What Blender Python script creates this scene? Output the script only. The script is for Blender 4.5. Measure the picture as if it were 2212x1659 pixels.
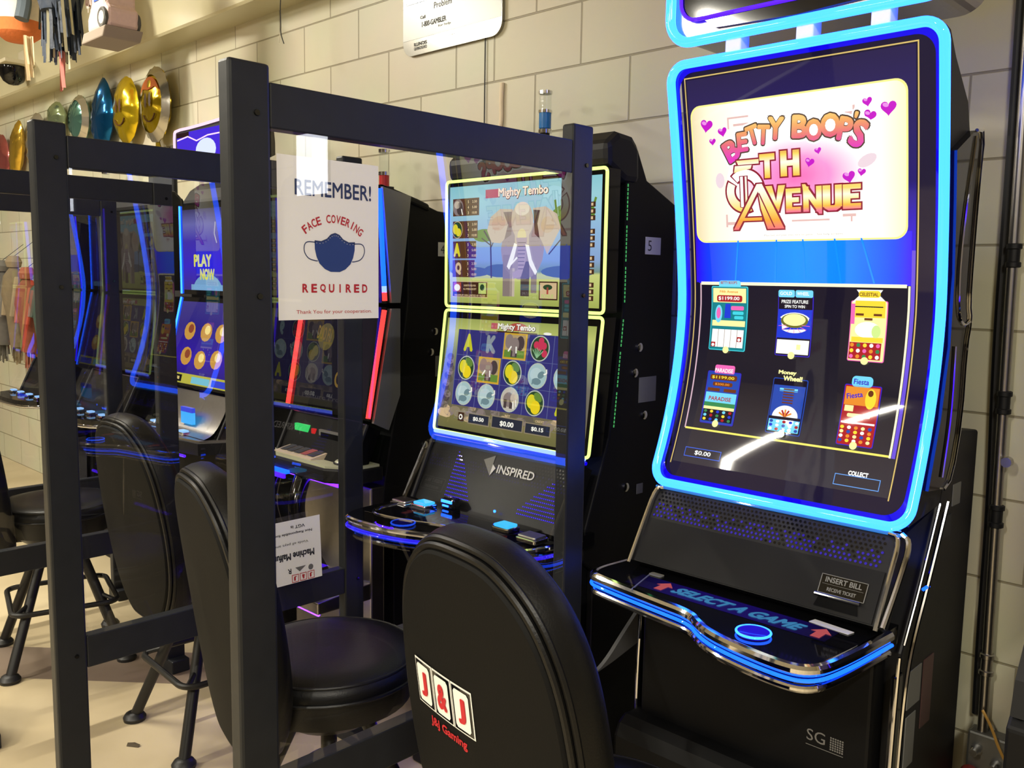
import bpy, bmesh, math, random
from mathutils import Vector, Matrix
random.seed(7)
for o in list(bpy.data.objects): bpy.data.objects.remove(o)
SC = bpy.context.scene
COL = SC.collection
R = math.radians

# ------------------------------------------------------------------ camera
# world: x along the block wall (to the right), y into the wall (wall face at y=0), z up
cam_d = bpy.data.cameras.new('camera'); cam = bpy.data.objects.new('camera', cam_d); COL.objects.link(cam)
cam_d.sensor_width = 36.0; cam_d.lens = 1939.22 / 2212 * 36.0
cam_d.clip_start = 0.05; cam_d.clip_end = 60
yaw, pit, rol = R(-43.8914), R(-6.6377), R(0.92167)
F = Vector((math.sin(yaw)*math.cos(pit), math.cos(yaw)*math.cos(pit), math.sin(pit)))
Rt = Vector((math.cos(yaw), -math.sin(yaw), 0)); Up = Rt.cross(F)
R2 = Rt*math.cos(rol) + Up*math.sin(rol); U2 = -Rt*math.sin(rol) + Up*math.cos(rol)
cam.matrix_world = Matrix(((R2.x, U2.x, -F.x, 0), (R2.y, U2.y, -F.y, -2.36), (R2.z, U2.z, -F.z, 1.526), (0, 0, 0, 1)))
SC.camera = cam

# ------------------------------------------------------------------ exposure, world, ceiling light
SC.view_settings.view_transform = 'Standard'; SC.view_settings.look = 'None'
SC.view_settings.gamma = 1.0; SC.view_settings.use_curve_mapping = False
SC.view_settings.exposure = 0.0
W = bpy.data.worlds.new('world'); SC.world = W; W.use_nodes = True
W.node_tree.nodes['Background'].inputs[0].default_value = (0.9, 0.95, 1.0, 1)
W.node_tree.nodes['Background'].inputs[1].default_value = 0.02
CEIL = 3.45
def tube_light(name, x, y, sx, sy, power, col=(1.0, 0.94, 0.80)):
    l = bpy.data.lights.new(name, 'AREA'); l.shape = 'RECTANGLE'; l.size = sx; l.size_y = sy
    l.energy = power; l.color = col
    o = bpy.data.objects.new(name, l); COL.objects.link(o); o.location = (x, y, CEIL-0.09)
    return o
LAMPS = [(-3.55, -4.75, .06, 1.25, 118), (-3.3, -6.5, .06, 1.25, 85), (-4.7, -2.0, .06, 1.25, 125), (-7.0, -2.1, .06, 1.25, 66),
         (-6.4, -4.6, .06, 1.25, 90), (-0.6, -4.75, .06, 1.25, 115), (1.4, -3.2, .06, 1.25, 140)]
for i, (lx, ly, sx, sy, p) in enumerate(LAMPS): tube_light('fluorescent_light', lx, ly, sx, sy, p)

# ------------------------------------------------------------------ materials
def lin(c):
    c = c/255.0
    return c/12.92 if c <= 0.04045 else ((c+0.055)/1.055)**2.4
def rgb(r, g, b): return (lin(r), lin(g), lin(b), 1.0)
MATS = {}
def mat(name, col, rough=0.5, metal=0.0, coat=0.0, spec=0.5, noise=None, bump=0.0, bscale=40.0):
    if name in MATS: return MATS[name]
    m = bpy.data.materials.new(name); m.use_nodes = True; nt = m.node_tree; b = nt.nodes['Principled BSDF']
    c = rgb(*col); b.inputs['Base Color'].default_value = c
    b.inputs['Roughness'].default_value = rough; b.inputs['Metallic'].default_value = metal
    b.inputs['Coat Weight'].default_value = coat; b.inputs['Specular IOR Level'].default_value = spec
    if noise or bump:
        tc = nt.nodes.new('ShaderNodeTexCoord'); nz = nt.nodes.new('ShaderNodeTexNoise')
        nz.inputs['Scale'].default_value = bscale; nz.inputs['Detail'].default_value = 5
        nt.links.new(tc.outputs['Object'], nz.inputs['Vector'])
        if noise:
            mx = nt.nodes.new('ShaderNodeMix'); mx.data_type = 'RGBA'
            k = 1-noise; mx.inputs[6].default_value = (c[0]*k, c[1]*k, c[2]*k, 1); mx.inputs[7].default_value = (min(1, c[0]*(1+noise)), min(1, c[1]*(1+noise)), min(1, c[2]*(1+noise)), 1)
            nt.links.new(nz.outputs['Fac'], mx.inputs[0]); nt.links.new(mx.outputs[2], b.inputs['Base Color'])
        if bump:
            bp = nt.nodes.new('ShaderNodeBump'); bp.inputs['Strength'].default_value = bump; bp.inputs['Distance'].default_value = 0.002
            nt.links.new(nz.outputs['Fac'], bp.inputs['Height']); nt.links.new(bp.outputs['Normal'], b.inputs['Normal'])
    MATS[name] = m; return m
def em(name, col, s=1.0, base=(6, 6, 8), rough=0.03):
    """a lit surface: LED diffuser or screen picture behind glossy glass"""
    if name in MATS: return MATS[name]
    m = bpy.data.materials.new(name); m.use_nodes = True; b = m.node_tree.nodes['Principled BSDF']
    b.inputs['Base Color'].default_value = rgb(*base); b.inputs['Roughness'].default_value = rough
    b.inputs['Emission Color'].default_value = rgb(*col); b.inputs['Emission Strength'].default_value = s
    MATS[name] = m; return m
def emgrad(name, axis, lo, hi, stops, s=1.0, radial=None):
    """lit screen picture whose colour runs along the screen's own UV (u = x, v = z in metres)"""
    if name in MATS: return MATS[name]
    m = bpy.data.materials.new(name); m.use_nodes = True; nt = m.node_tree; b = nt.nodes['Principled BSDF']
    b.inputs['Base Color'].default_value = rgb(6, 6, 8); b.inputs['Roughness'].default_value = 0.03
    uv = nt.nodes.new('ShaderNodeUVMap'); uv.uv_map = 'UVMap'
    mr = nt.nodes.new('ShaderNodeMapRange'); mr.inputs[1].default_value = lo; mr.inputs[2].default_value = hi
    if radial:
        vm = nt.nodes.new('ShaderNodeVectorMath'); vm.operation = 'LENGTH'; v1 = nt.nodes.new('ShaderNodeVectorMath'); v1.operation = 'SUBTRACT'; v1.inputs[1].default_value = (radial[0], radial[1], 0); v2 = nt.nodes.new('ShaderNodeVectorMath'); v2.operation = 'MULTIPLY'; v2.inputs[1].default_value = (radial[2], 1, 0)
        nt.links.new(uv.outputs[0], v1.inputs[0]); nt.links.new(v1.outputs[0], v2.inputs[0]); nt.links.new(v2.outputs[0], vm.inputs[0]); nt.links.new(vm.outputs['Value'], mr.inputs[0])
    else:
        sp = nt.nodes.new('ShaderNodeSeparateXYZ'); nt.links.new(uv.outputs[0], sp.inputs[0]); nt.links.new(sp.outputs[axis], mr.inputs[0])
    cr = nt.nodes.new('ShaderNodeValToRGB'); el = cr.color_ramp.elements
    while len(el) > 1: el.remove(el[-1])
    for i, (p, c) in enumerate(stops):
        e = el[0] if i == 0 else el.new(p)
        e.position = p; e.color = rgb(*c)
    nt.links.new(mr.outputs[0], cr.inputs[0]); nt.links.new(cr.outputs[0], b.inputs['Emission Color'])
    b.inputs['Emission Strength'].default_value = s
    MATS[name] = m; return m
def clear(name, tint=(1, 1, 1), ior=1.85):
    """thin clear acrylic: see-through, mirrors by the Fresnel law on its outer faces"""
    if name in MATS: return MATS[name]
    m = bpy.data.materials.new(name); m.use_nodes = True; nt = m.node_tree; nt.nodes.clear()
    out = nt.nodes.new('ShaderNodeOutputMaterial'); mx = nt.nodes.new('ShaderNodeMixShader')
    tr = nt.nodes.new('ShaderNodeBsdfTransparent'); gl = nt.nodes.new('ShaderNodeBsdfGlossy'); fr = nt.nodes.new('ShaderNodeFresnel')
    ge = nt.nodes.new('ShaderNodeNewGeometry'); mu = nt.nodes.new('ShaderNodeMath'); su = nt.nodes.new('ShaderNodeMath')
    tr.inputs[0].default_value = (*tint, 1); gl.inputs['Roughness'].default_value = 0.012; fr.inputs[0].default_value = ior
    su.operation = 'SUBTRACT'; su.inputs[0].default_value = 1.0; nt.links.new(ge.outputs['Backfacing'], su.inputs[1])
    mu.operation = 'MULTIPLY'; nt.links.new(fr.outputs[0], mu.inputs[0]); nt.links.new(su.outputs[0], mu.inputs[1])
    nt.links.new(mu.outputs[0], mx.inputs[0]); nt.links.new(tr.outputs[0], mx.inputs[1]); nt.links.new(gl.outputs[0], mx.inputs[2])
    nt.links.new(mx.outputs[0], out.inputs[0]); MATS[name] = m; return m

M = dict(
    wood=mat('black_painted_wood', (33, 35, 38), 0.42, spec=.3, noise=.22, bump=.35, bscale=22),
    black=mat('black_plastic', (14, 14, 16), 0.5, spec=.32),
    gloss=mat('gloss_black', (10, 10, 12), 0.07),
    side=mat('room_lit_side', (26, 26, 28), 0.5, spec=.3, noise=.12, bump=.1, bscale=60),  # cabinet black, lightened to include the room light on its side
    cab=mat('black_cabinet', (9, 9, 11), 0.55, spec=.22, noise=.15, bump=.1, bscale=60),
    chrome=mat('chrome', (225, 225, 228), 0.07, 1.0),
    plate=mat('brushed_plate', (150, 148, 142), 0.2, 1.0, noise=.06, bscale=120),
    console=mat('console_black', (9, 9, 11), .28, spec=.2),
    steel=mat('brushed_steel', (172, 168, 164), 0.30, 1.0, noise=.08, bscale=90),
    silver=mat('silver_panel', (150, 150, 152), 0.35, .6),
    leather=mat('black_leather', (9, 9, 10), 0.40, spec=.34, bump=.18, bscale=260),
    shell=mat('matt_black_vinyl', (8, 8, 8), 0.68, spec=.2, bump=.15, bscale=300),
    iron=mat('black_iron', (20, 19, 18), 0.45),
    white=mat('white_paper', (248, 248, 243), 0.6),
    label=mat('white_label', (205, 205, 205), 0.55),
    greylabel=mat('grey_label', (112, 112, 108), 0.55),
    redink=mat('red_ink', (190, 38, 40), 0.55),
    blueink=mat('blue_ink', (38, 66, 128), 0.55),
    navyink=mat('navy_ink', (44, 60, 100), 0.55),
    dark=mat('dark_ink', (40, 42, 46), 0.6),
    acrylic=clear('clear_acrylic'),
    smoke=clear('clear_lens', (.93, .95, .96), 1.5),
)
# LEDs
def led(name, c, s):
    m = em(name, (255, 255, 255), s); m.node_tree.nodes['Principled BSDF'].inputs['Emission Color'].default_value = (*c, 1); return m
M['cyan'] = led('cyan_light', (.012, .090, 1), 9.5)
M['cyanw'] = led('white_cyan_light', (.06, .16, 1), 8)
M['deep'] = led('deep_blue_light', (.006, .0, 1), .85)
M['blue'] = led('blue_light', (.003, .045, 1), 6)
M['lime'] = led('lime_light', (.72, 1, .24), 1.6)
M['limew'] = led('white_blue_light', (.10, .16, 1), 5)
M['red'] = led('red_light', (1, .032, .028), 3.0)
M['vio'] = led('violet_light', (.06, .008, 1), 2.5)

# ------------------------------------------------------------------ mesh helpers
class MB:
    def __init__(s, Y=None): s.v = []; s.f = []; s.m = []; s.mats = []; s.Y = Y; s.sm = []
    def mi(s, m):
        if m not in s.mats: s.mats.append(m)
        return s.mats.index(m)
    def add(s, vs, fs, m, smooth=False):
        o = len(s.v); s.v += [tuple(v) for v in vs]; i = s.mi(m)
        for f in fs: s.f.append(tuple(o+k for k in f)); s.m.append(i); s.sm.append(smooth)
    def box(s, c, d, m, rot=None):
        hx, hy, hz = d[0]/2, d[1]/2, d[2]/2
        vs = [Vector((x, y, z)) for x in (-hx, hx) for y in (-hy, hy) for z in (-hz, hz)]
        if rot is not None: vs = [rot @ v for v in vs]
        vs = [v+Vector(c) for v in vs]
        s.add(vs, [(0, 1, 3, 2), (4, 6, 7, 5), (0, 4, 5, 1), (2, 3, 7, 6), (0, 2, 6, 4), (1, 5, 7, 3)], m)
    def bb(s, x0, x1, y0, y1, z0, z1, m): s.box(((x0+x1)/2, (y0+y1)/2, (z0+z1)/2), (x1-x0, y1-y0, z1-z0), m)
    def prism(s, pts, ax, a, b, m, smooth=False):
        """pts: 2D outline; ax = axis of extrusion (0: pts are (y,z), 1: (x,z), 2: (x,y))"""
        def P(p, t): return {0: (t, p[0], p[1]), 1: (p[0], t, p[1]), 2: (p[0], p[1], t)}[ax]
        n = len(pts); vs = [P(p, a) for p in pts]+[P(p, b) for p in pts]
        fs = [(i, (i+1) % n, n+(i+1) % n, n+i) for i in range(n)]
        ar = sum(pts[i][0]*pts[(i+1) % n][1]-pts[(i+1) % n][0]*pts[i][1] for i in range(n))
        if (ar > 0) == (ax == 1): fs = [f[::-1] for f in fs]
        if (b < a): fs = [f[::-1] for f in fs]
        s.add(vs, fs, m, smooth)
        s.add(vs, [tuple(range(n)), tuple(range(2*n-1, n-1, -1))], m)
    def tube(s, path, r, m, closed=False, n=10, cap=True, flat=None):
        P = [Vector(p) for p in path]; k = len(P); rings = []
        nrm = None
        for i in range(k):
            if closed: t = P[(i+1) % k]-P[i-1]
            else: t = P[min(i+1, k-1)]-P[max(i-1, 0)]
            t.normalize()
            if nrm is None:
                nrm = t.orthogonal().normalized()
                if flat: nrm = (Vector(flat)-Vector(flat).dot(t)*t).normalized()
            else:
                nrm = (nrm-nrm.dot(t)*t)
                nrm = nrm.normalized() if nrm.length > 1e-6 else t.orthogonal().normalized()
            if flat:
                q = Vector(flat)-Vector(flat).dot(t)*t
                if q.length > 1e-4: nrm = q.normalized()
            bn = t.cross(nrm); rr = r[i] if isinstance(r, (list, tuple)) and len(r) == k else r
            ra, rb = (rr if not isinstance(rr, tuple) else rr) if isinstance(rr, tuple) else (rr, rr)
            rings.append([P[i]+nrm*(ra*math.cos(2*math.pi*j/n))+bn*(rb*math.sin(2*math.pi*j/n)) for j in range(n)])
        vs = [v for q in rings for v in q]; fs = []
        for i in range(k if closed else k-1):
            a, b = i*n, ((i+1) % k)*n
            fs += [(a+j, a+(j+1) % n, b+(j+1) % n, b+j) for j in range(n)]
        s.add(vs, fs, m, True)
        if cap and not closed: s.add(vs, [tuple(range(n-1, -1, -1)), tuple(range((k-1)*n, k*n))], m)
    def lathe(s, prof, c, m, n=24, axis=2, smooth=True):
        vs = []; k = len(prof)
        for j in range(n):
            a = 2*math.pi*j/n
            for (r, h) in prof:
                p = (r*math.cos(a), r*math.sin(a), h)
                if axis == 1: p = (p[0], -p[2], p[1])
                if axis == 0: p = (p[2], p[0], p[1])
                vs.append((c[0]+p[0], c[1]+p[1], c[2]+p[2]))
        fs = [(j*k+i, ((j+1) % n)*k+i, ((j+1) % n)*k+i+1, j*k+i+1) for j in range(n) for i in range(k-1)]
        s.add(vs, fs, m, smooth)
        s.add(vs, [tuple(j*k for j in range(n-1, -1, -1)), tuple(j*k+k-1 for j in range(n))], m)
    def loft(s, rings, m, caps=True, smooth=True):
        n = len(rings[0]); vs = [p for q in rings for p in q]; fs = []
        for i in range(len(rings)-1):
            a, b = i*n, (i+1)*n
            fs += [(a+j, a+(j+1) % n, b+(j+1) % n, b+j) for j in range(n)]
        s.add(vs, fs, m, smooth)
        if caps: s.add(vs, [tuple(range(n-1, -1, -1)), tuple(range((len(rings)-1)*n, len(rings)*n))], m, False)
    # ---- flat picture elements on a screen / sheet, in (x,z) of its face
    def pt(s, x, z, L): return (x, s.Y(z)-L*.0005, z)
    def poly(s, pts, m, L=1):
        ar = sum(pts[i][0]*pts[(i+1) % len(pts)][1]-pts[(i+1) % len(pts)][0]*pts[i][1] for i in range(len(pts)))
        if ar < 0: pts = pts[::-1]
        s.add([s.pt(x, z, L) for x, z in pts], [tuple(range(len(pts)))], m)
    def rect(s, x0, z0, x1, z1, m, L=1, n=1):
        vs = []
        for i in range(n+1): a = z0+(z1-z0)*i/n; vs += [s.pt(x0, a, L), s.pt(x1, a, L)]
        s.add(vs, [(2*i, 2*i+1, 2*i+3, 2*i+2) for i in range(n)], m, n > 3)
    def rrect(s, x0, z0, x1, z1, r, m, L=1, n=10):
        zs = [z0+r-r*math.cos(a*math.pi/12) for a in range(0, 7)]
        zs += [z0+r+(z1-z0-2*r)*i/n for i in range(1, n)] + [z1-r+r*math.sin(a*math.pi/12) for a in range(0, 7)]
        def ins(z):
            d = max(0, z0+r-z, z-(z1-r)); return r-math.sqrt(max(0, r*r-d*d))
        vs = []
        for a in zs: vs += [s.pt(x0+ins(a), a, L), s.pt(x1-ins(a), a, L)]
        s.add(vs, [(2*i, 2*i+1, 2*i+3, 2*i+2) for i in range(len(zs)-1)], m, True)
    def frame(s, x0, z0, x1, z1, t, m, L=2, n=8):
        s.rect(x0, z0, x1, z0+t, m, L); s.rect(x0, z1-t, x1, z1, m, L)
        s.rect(x0, z0+t, x0+t, z1-t, m, L, n); s.rect(x1-t, z0+t, x1, z1-t, m, L, n)
    def ell(s, cx, cz, rx, rz, m, L=1, n=18, a0=0, a1=360, rot=0):
        c, sn = math.cos(R(rot)), math.sin(R(rot)); P = []
        k = n if a1-a0 == 360 else n+1
        for i in range(k):
            a = R(a0+(a1-a0)*i/n); x, z = rx*math.cos(a), rz*math.sin(a)
            P.append((cx+x*c-z*sn, cz+x*sn+z*c))
        s.poly(P, m, L)
    def heart(s, cx, cz, r, m, L=1, rot=0):
        P = []
        for i in range(28):
            t = 2*math.pi*i/28
            x = 16*math.sin(t)**3/16*r; z = (13*math.cos(t)-5*math.cos(2*t)-2*math.cos(3*t)-math.cos(4*t))/16*r
            c, q = math.cos(R(rot)), math.sin(R(rot)); P.append((cx+x*c-z*q, cz+x*q+z*c))
        s.poly(P, m, L)
    def line(s, pts, w, m, L=2):
        for (a, b) in zip(pts, pts[1:]):
            d = Vector((b[0]-a[0], b[1]-a[1])); d.normalize(); q = Vector((-d.y, d.x))*w/2
            s.poly([(a[0]+q.x, a[1]+q.y), (a[0]-q.x, a[1]-q.y), (b[0]-q.x, b[1]-q.y), (b[0]+q.x, b[1]+q.y)], m, L)
    def text(s, t, cx, cz, w, h, m, L=3, rot=0, bold=.02, shear=0):
        vs, fs = glyphs(t, bold)
        c, q = math.cos(R(rot)), math.sin(R(rot)); out = []; k = len(vs)//8 if bold > .004 else len(vs)
        for i, (x, z) in enumerate(vs):
            x, z = (x-.5)*w+shear*(z-.5)*h, (z-.5)*h
            out.append(s.pt(cx+x*c-z*q, cz+x*q+z*c, L+.04*(i//k)))
        s.add(out, fs, m)
    def build(s, name, parent=None, origin=None, bevel=0, hard=35, uv=False, xf=None):
        me = bpy.data.meshes.new(name); o0 = Vector(origin) if origin else Vector((0, 0, 0))
        vs = [Vector(v) for v in s.v]
        if xf is not None: vs = [xf @ v for v in vs]
        me.from_pydata([v-o0 for v in vs], [], s.f)
        for m in s.mats: me.materials.append(m)
        me.polygons.foreach_set('material_index', s.m); me.polygons.foreach_set('use_smooth', s.sm)
        if uv:
            u = me.uv_layers.new(name='UVMap')
            for l in me.loops: p = s.v[l.vertex_index]; u.data[l.index].uv = (p[0], p[2])
        if bevel:
            bm = bmesh.new(); bm.from_mesh(me); bmesh.ops.remove_doubles(bm, verts=bm.verts, dist=1e-6)
            bmesh.ops.recalc_face_normals(bm, faces=bm.faces); bm.to_mesh(me); bm.free()
        me.update()
        if any(s.sm) and not uv: me.set_sharp_from_angle(angle=R(hard))
        o = bpy.data.objects.new(name, me); COL.objects.link(o)
        if parent is not None: o.parent = parent
        elif origin: o.location = o0
        if bevel:
            b = o.modifiers.new('bevel', 'BEVEL'); b.width = bevel; b.segments = 2; b.limit_method = 'ANGLE'; b.angle_limit = R(40)
        return o
_G = {}
def glyphs(t, bold=.02):
    if (t, bold) in _G: return _G[(t, bold)]
    cu = bpy.data.curves.new('lettering', 'FONT'); cu.body = t; cu.size = 1; cu.offset = 0; cu.resolution_u = 3; cu.fill_mode = 'FRONT'
    ob = bpy.data.objects.new('lettering', cu); COL.objects.link(ob)
    me = ob.evaluated_get(bpy.context.evaluated_depsgraph_get()).to_mesh()
    vs = [(v.co.x, v.co.y) for v in me.vertices]; fs = []
    for p in me.polygons:
        f = list(p.vertices); a = sum(vs[f[i]][0]*vs[f[(i+1) % len(f)]][1]-vs[f[(i+1) % len(f)]][0]*vs[f[i]][1] for i in range(len(f)))
        fs.append(tuple(f if a > 0 else f[::-1]))
    bpy.data.objects.remove(ob); bpy.data.curves.remove(cu)
    if bold > .004:                                                   # heavier weight: the outline thickened by shifted copies
        k = len(vs); V, Fc = [], []
        for i in range(8):
            dx, dz = bold*math.cos(i*math.pi/4), bold*math.sin(i*math.pi/4)
            V += [(x+dx, z+dz) for x, z in vs]; Fc += [tuple(q+i*k for q in f) for f in fs]
        vs, fs = V, Fc
    x0 = min(v[0] for v in vs); x1 = max(v[0] for v in vs); z0 = min(v[1] for v in vs); z1 = max(v[1] for v in vs)
    vs = [((x-x0)/max(1e-6, x1-x0), (z-z0)/max(1e-6, z1-z0)) for x, z in vs]
    _G[(t, bold)] = (vs, fs); return vs, fs
def tag(o, label, cat, group=None, kind=None):
    if label: o['label'] = label
    if cat: o['category'] = cat
    if group: o['group'] = group
    if kind: o['kind'] = kind
    return o
def empty(name, loc, label, cat, group=None, rz=0):
    o = bpy.data.objects.new(name, None); COL.objects.link(o); o.location = loc; o.rotation_euler = (0, 0, rz); o.empty_display_size = .1
    return tag(o, label, cat, group)
def struct(mb, name, **k):
    o = mb.build(name, **k); o['kind'] = 'structure'; return o
def arc(cx, cy, r, a0, a1, n=6): return [(cx+r*math.cos(R(a0+(a1-a0)*i/n)), cy+r*math.sin(R(a0+(a1-a0)*i/n))) for i in range(n+1)]
def rr_path(x0, z0, x1, z1, r, n=6): return arc(x1-r, z1-r, r, 0, 90, n)+arc(x0+r, z1-r, r, 90, 180, n)+arc(x0+r, z0+r, r, 180, 270, n)+arc(x1-r, z0+r, r, 270, 360, n)
def smooth_path(pts, it=3, closed=False):
    P = [Vector(p) for p in pts]
    for _ in range(it):
        Q = [] if closed else [P[0]]
        rng = range(len(P)) if closed else range(len(P)-1)
        for i in rng:
            a, b = P[i], P[(i+1) % len(P)]; Q += [a*.75+b*.25, a*.25+b*.75]
        if not closed: Q.append(P[-1])
        P = Q
    return P
# ------------------------------------------------------------------ setting
def wall_material():
    m = bpy.data.materials.new('painted_block_wall'); m.use_nodes = True; nt = m.node_tree; b = nt.nodes['Principled BSDF']
    tc = nt.nodes.new('ShaderNodeTexCoord'); sp = nt.nodes.new('ShaderNodeSeparateXYZ'); cb = nt.nodes.new('ShaderNodeCombineXYZ')
    nt.links.new(tc.outputs['Object'], sp.inputs[0])
    gt = nt.nodes.new('ShaderNodeMath'); gt.operation = 'GREATER_THAN'; gt.inputs[1].default_value = -2.43; nt.links.new(sp.outputs[0], gt.inputs[0])
    ma = nt.nodes.new('ShaderNodeMath'); ma.operation = 'MULTIPLY_ADD'; ma.inputs[1].default_value = .2032; nt.links.new(gt.outputs[0], ma.inputs[0])
    ad = nt.nodes.new('ShaderNodeMath'); ad.operation = 'ADD'; ad.inputs[1].default_value = 2.588+.4064*20; nt.links.new(sp.outputs[0], ad.inputs[0])
    nt.links.new(ad.outputs[0], ma.inputs[2]); nt.links.new(ma.outputs[0], cb.inputs[0]); nt.links.new(sp.outputs[2], cb.inputs[1])
    br = nt.nodes.new('ShaderNodeTexBrick'); nt.links.new(cb.outputs[0], br.inputs['Vector'])
    br.inputs['Scale'].default_value = 1; br.inputs['Brick Width'].default_value = .4064; br.inputs['Row Height'].default_value = .2032
    br.inputs['Mortar Size'].default_value = .0042; br.inputs['Mortar Smooth'].default_value = .6; br.offset = .5; br.inputs['Bias'].default_value = 0
    br.inputs['Color1'].default_value = rgb(203, 198, 172); br.inputs['Color2'].default_value = rgb(208, 203, 178); br.inputs['Mortar'].default_value = rgb(150, 142, 116)
    nz = nt.nodes.new('ShaderNodeTexNoise'); nz.inputs['Scale'].default_value = 3.0; nz.inputs['Detail'].default_value = 6; nt.links.new(tc.outputs['Object'], nz.inputs['Vector'])
    mx = nt.nodes.new('ShaderNodeMix'); mx.data_type = 'RGBA'; mx.blend_type = 'MULTIPLY'; mx.inputs[0].default_value = .22
    nt.links.new(br.outputs['Color'], mx.inputs[6]); nt.links.new(nz.outputs['Color'], mx.inputs[7])
    nt.links.new(mx.outputs[2], b.inputs['Base Color']); b.inputs['Roughness'].default_value = .42
    n2 = nt.nodes.new('ShaderNodeTexNoise'); n2.inputs['Scale'].default_value = 55; n2.inputs['Detail'].default_value = 4; nt.links.new(tc.outputs['Object'], n2.inputs['Vector'])
    m2 = nt.nodes.new('ShaderNodeMath'); m2.operation = 'MULTIPLY_ADD'; m2.inputs[1].default_value = -1.0
    sc = nt.nodes.new('ShaderNodeMath'); sc.operation = 'MULTIPLY'; sc.inputs[1].default_value = .12; nt.links.new(n2.outputs['Fac'], sc.inputs[0])
    nt.links.new(br.outputs['Fac'], m2.inputs[0]); nt.links.new(sc.outputs[0], m2.inputs[2])
    bp = nt.nodes.new('ShaderNodeBump'); bp.inputs['Strength'].default_value = .55; bp.inputs['Distance'].default_value = .004
    nt.links.new(m2.outputs[0], bp.inputs['Height']); nt.links.new(bp.outputs['Normal'], b.inputs['Normal'])
    return m
def floor_material():
    m = bpy.data.materials.new('worn_concrete_floor'); m.use_nodes = True; nt = m.node_tree; b = nt.nodes['Principled BSDF']
    tc = nt.nodes.new('ShaderNodeTexCoord')
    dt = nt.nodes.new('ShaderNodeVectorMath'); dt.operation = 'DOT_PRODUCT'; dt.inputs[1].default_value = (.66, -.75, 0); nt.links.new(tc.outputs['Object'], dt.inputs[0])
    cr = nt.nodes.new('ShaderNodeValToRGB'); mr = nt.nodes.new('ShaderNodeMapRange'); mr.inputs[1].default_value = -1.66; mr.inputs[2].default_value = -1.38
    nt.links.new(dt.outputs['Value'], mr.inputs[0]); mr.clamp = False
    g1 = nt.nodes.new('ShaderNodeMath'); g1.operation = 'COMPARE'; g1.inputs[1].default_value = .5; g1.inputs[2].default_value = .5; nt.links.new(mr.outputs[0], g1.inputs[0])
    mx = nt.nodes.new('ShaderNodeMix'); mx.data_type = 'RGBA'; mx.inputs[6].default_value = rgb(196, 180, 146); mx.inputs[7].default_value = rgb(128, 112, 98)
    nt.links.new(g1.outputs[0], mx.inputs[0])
    nz = nt.nodes.new('ShaderNodeTexNoise'); nz.inputs['Scale'].default_value = 2.2; nz.inputs['Detail'].default_value = 8; nt.links.new(tc.outputs['Object'], nz.inputs['Vector'])
    rp = nt.nodes.new('ShaderNodeValToRGB'); rp.color_ramp.elements[0].position = .3; rp.color_ramp.elements[0].color = (.62, .58, .5, 1); rp.color_ramp.elements[1].position = .62; rp.color_ramp.elements[1].color = (1, 1, 1, 1)
    nt.links.new(nz.outputs['Fac'], rp.inputs[0])
    m2 = nt.nodes.new('ShaderNodeMix'); m2.data_type = 'RGBA'; m2.blend_type = 'MULTIPLY'; m2.inputs[0].default_value = .55
    nt.links.new(mx.outputs[2], m2.inputs[6]); nt.links.new(rp.outputs[0], m2.inputs[7]); nt.links.new(m2.outputs[2], b.inputs['Base Color'])
    b.inputs['Roughness'].default_value = .38
    return m
XL, XR, YF = -10.0, 3.2, -8.0
WM = wall_material()
M['beige'] = mat('beige_wall_paint', (196, 188, 160), .6, noise=.06, bscale=4)
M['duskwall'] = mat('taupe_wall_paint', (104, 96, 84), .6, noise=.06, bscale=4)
M['ceil'] = mat('ceiling_paint', (200, 196, 178), .7, noise=.05, bscale=5)
M['trim'] = mat('cream_gloss_paint', (200, 192, 158), .30, noise=.05, bscale=3)
b = MB(); b.bb(XL, XR, 0, .2, 0, CEIL+.1, WM); struct(b, 'wall_back')
b = MB(); b.bb(XL-.2, XL, YF, .2, 0, CEIL+.1, M['duskwall']); struct(b, 'wall_left')
b = MB(); b.bb(XR, XR+.2, YF, .2, 0, CEIL+.1, M['duskwall']); struct(b, 'wall_right')
b = MB(); b.bb(XL, XR, YF-.2, YF, 0, CEIL+.1, M['duskwall']); struct(b, 'wall_front')
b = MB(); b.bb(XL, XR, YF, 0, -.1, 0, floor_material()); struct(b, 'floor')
b = MB(); b.bb(XL, XR, YF, 0, CEIL, CEIL+.1, M['ceil']); struct(b, 'ceiling')
b = MB(); b.prism([(0, 2.75), (-.16, 2.75), (-.17, 2.76), (-.20, CEIL), (0, CEIL)], 0, XL, XR, M['trim']); struct(b, 'trim_1')
# ceiling light housings over each strip
M['housing'] = mat('white_enamel', (225, 225, 220), .4)
GRP = 'fluorescent strips on the shop ceiling'
for i, (lx, ly, sx, sy, p) in enumerate(LAMPS):
    o = MB(); o.bb(lx-.11, lx+.11, ly-sy/2-.03, ly+sy/2+.03, CEIL-.08, CEIL, M['housing']); o = o.build('strip_light', origin=(lx, ly, CEIL))
    tag(o, 'long white fluorescent strip fixture on the shop ceiling', 'ceiling light', GRP)

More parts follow.
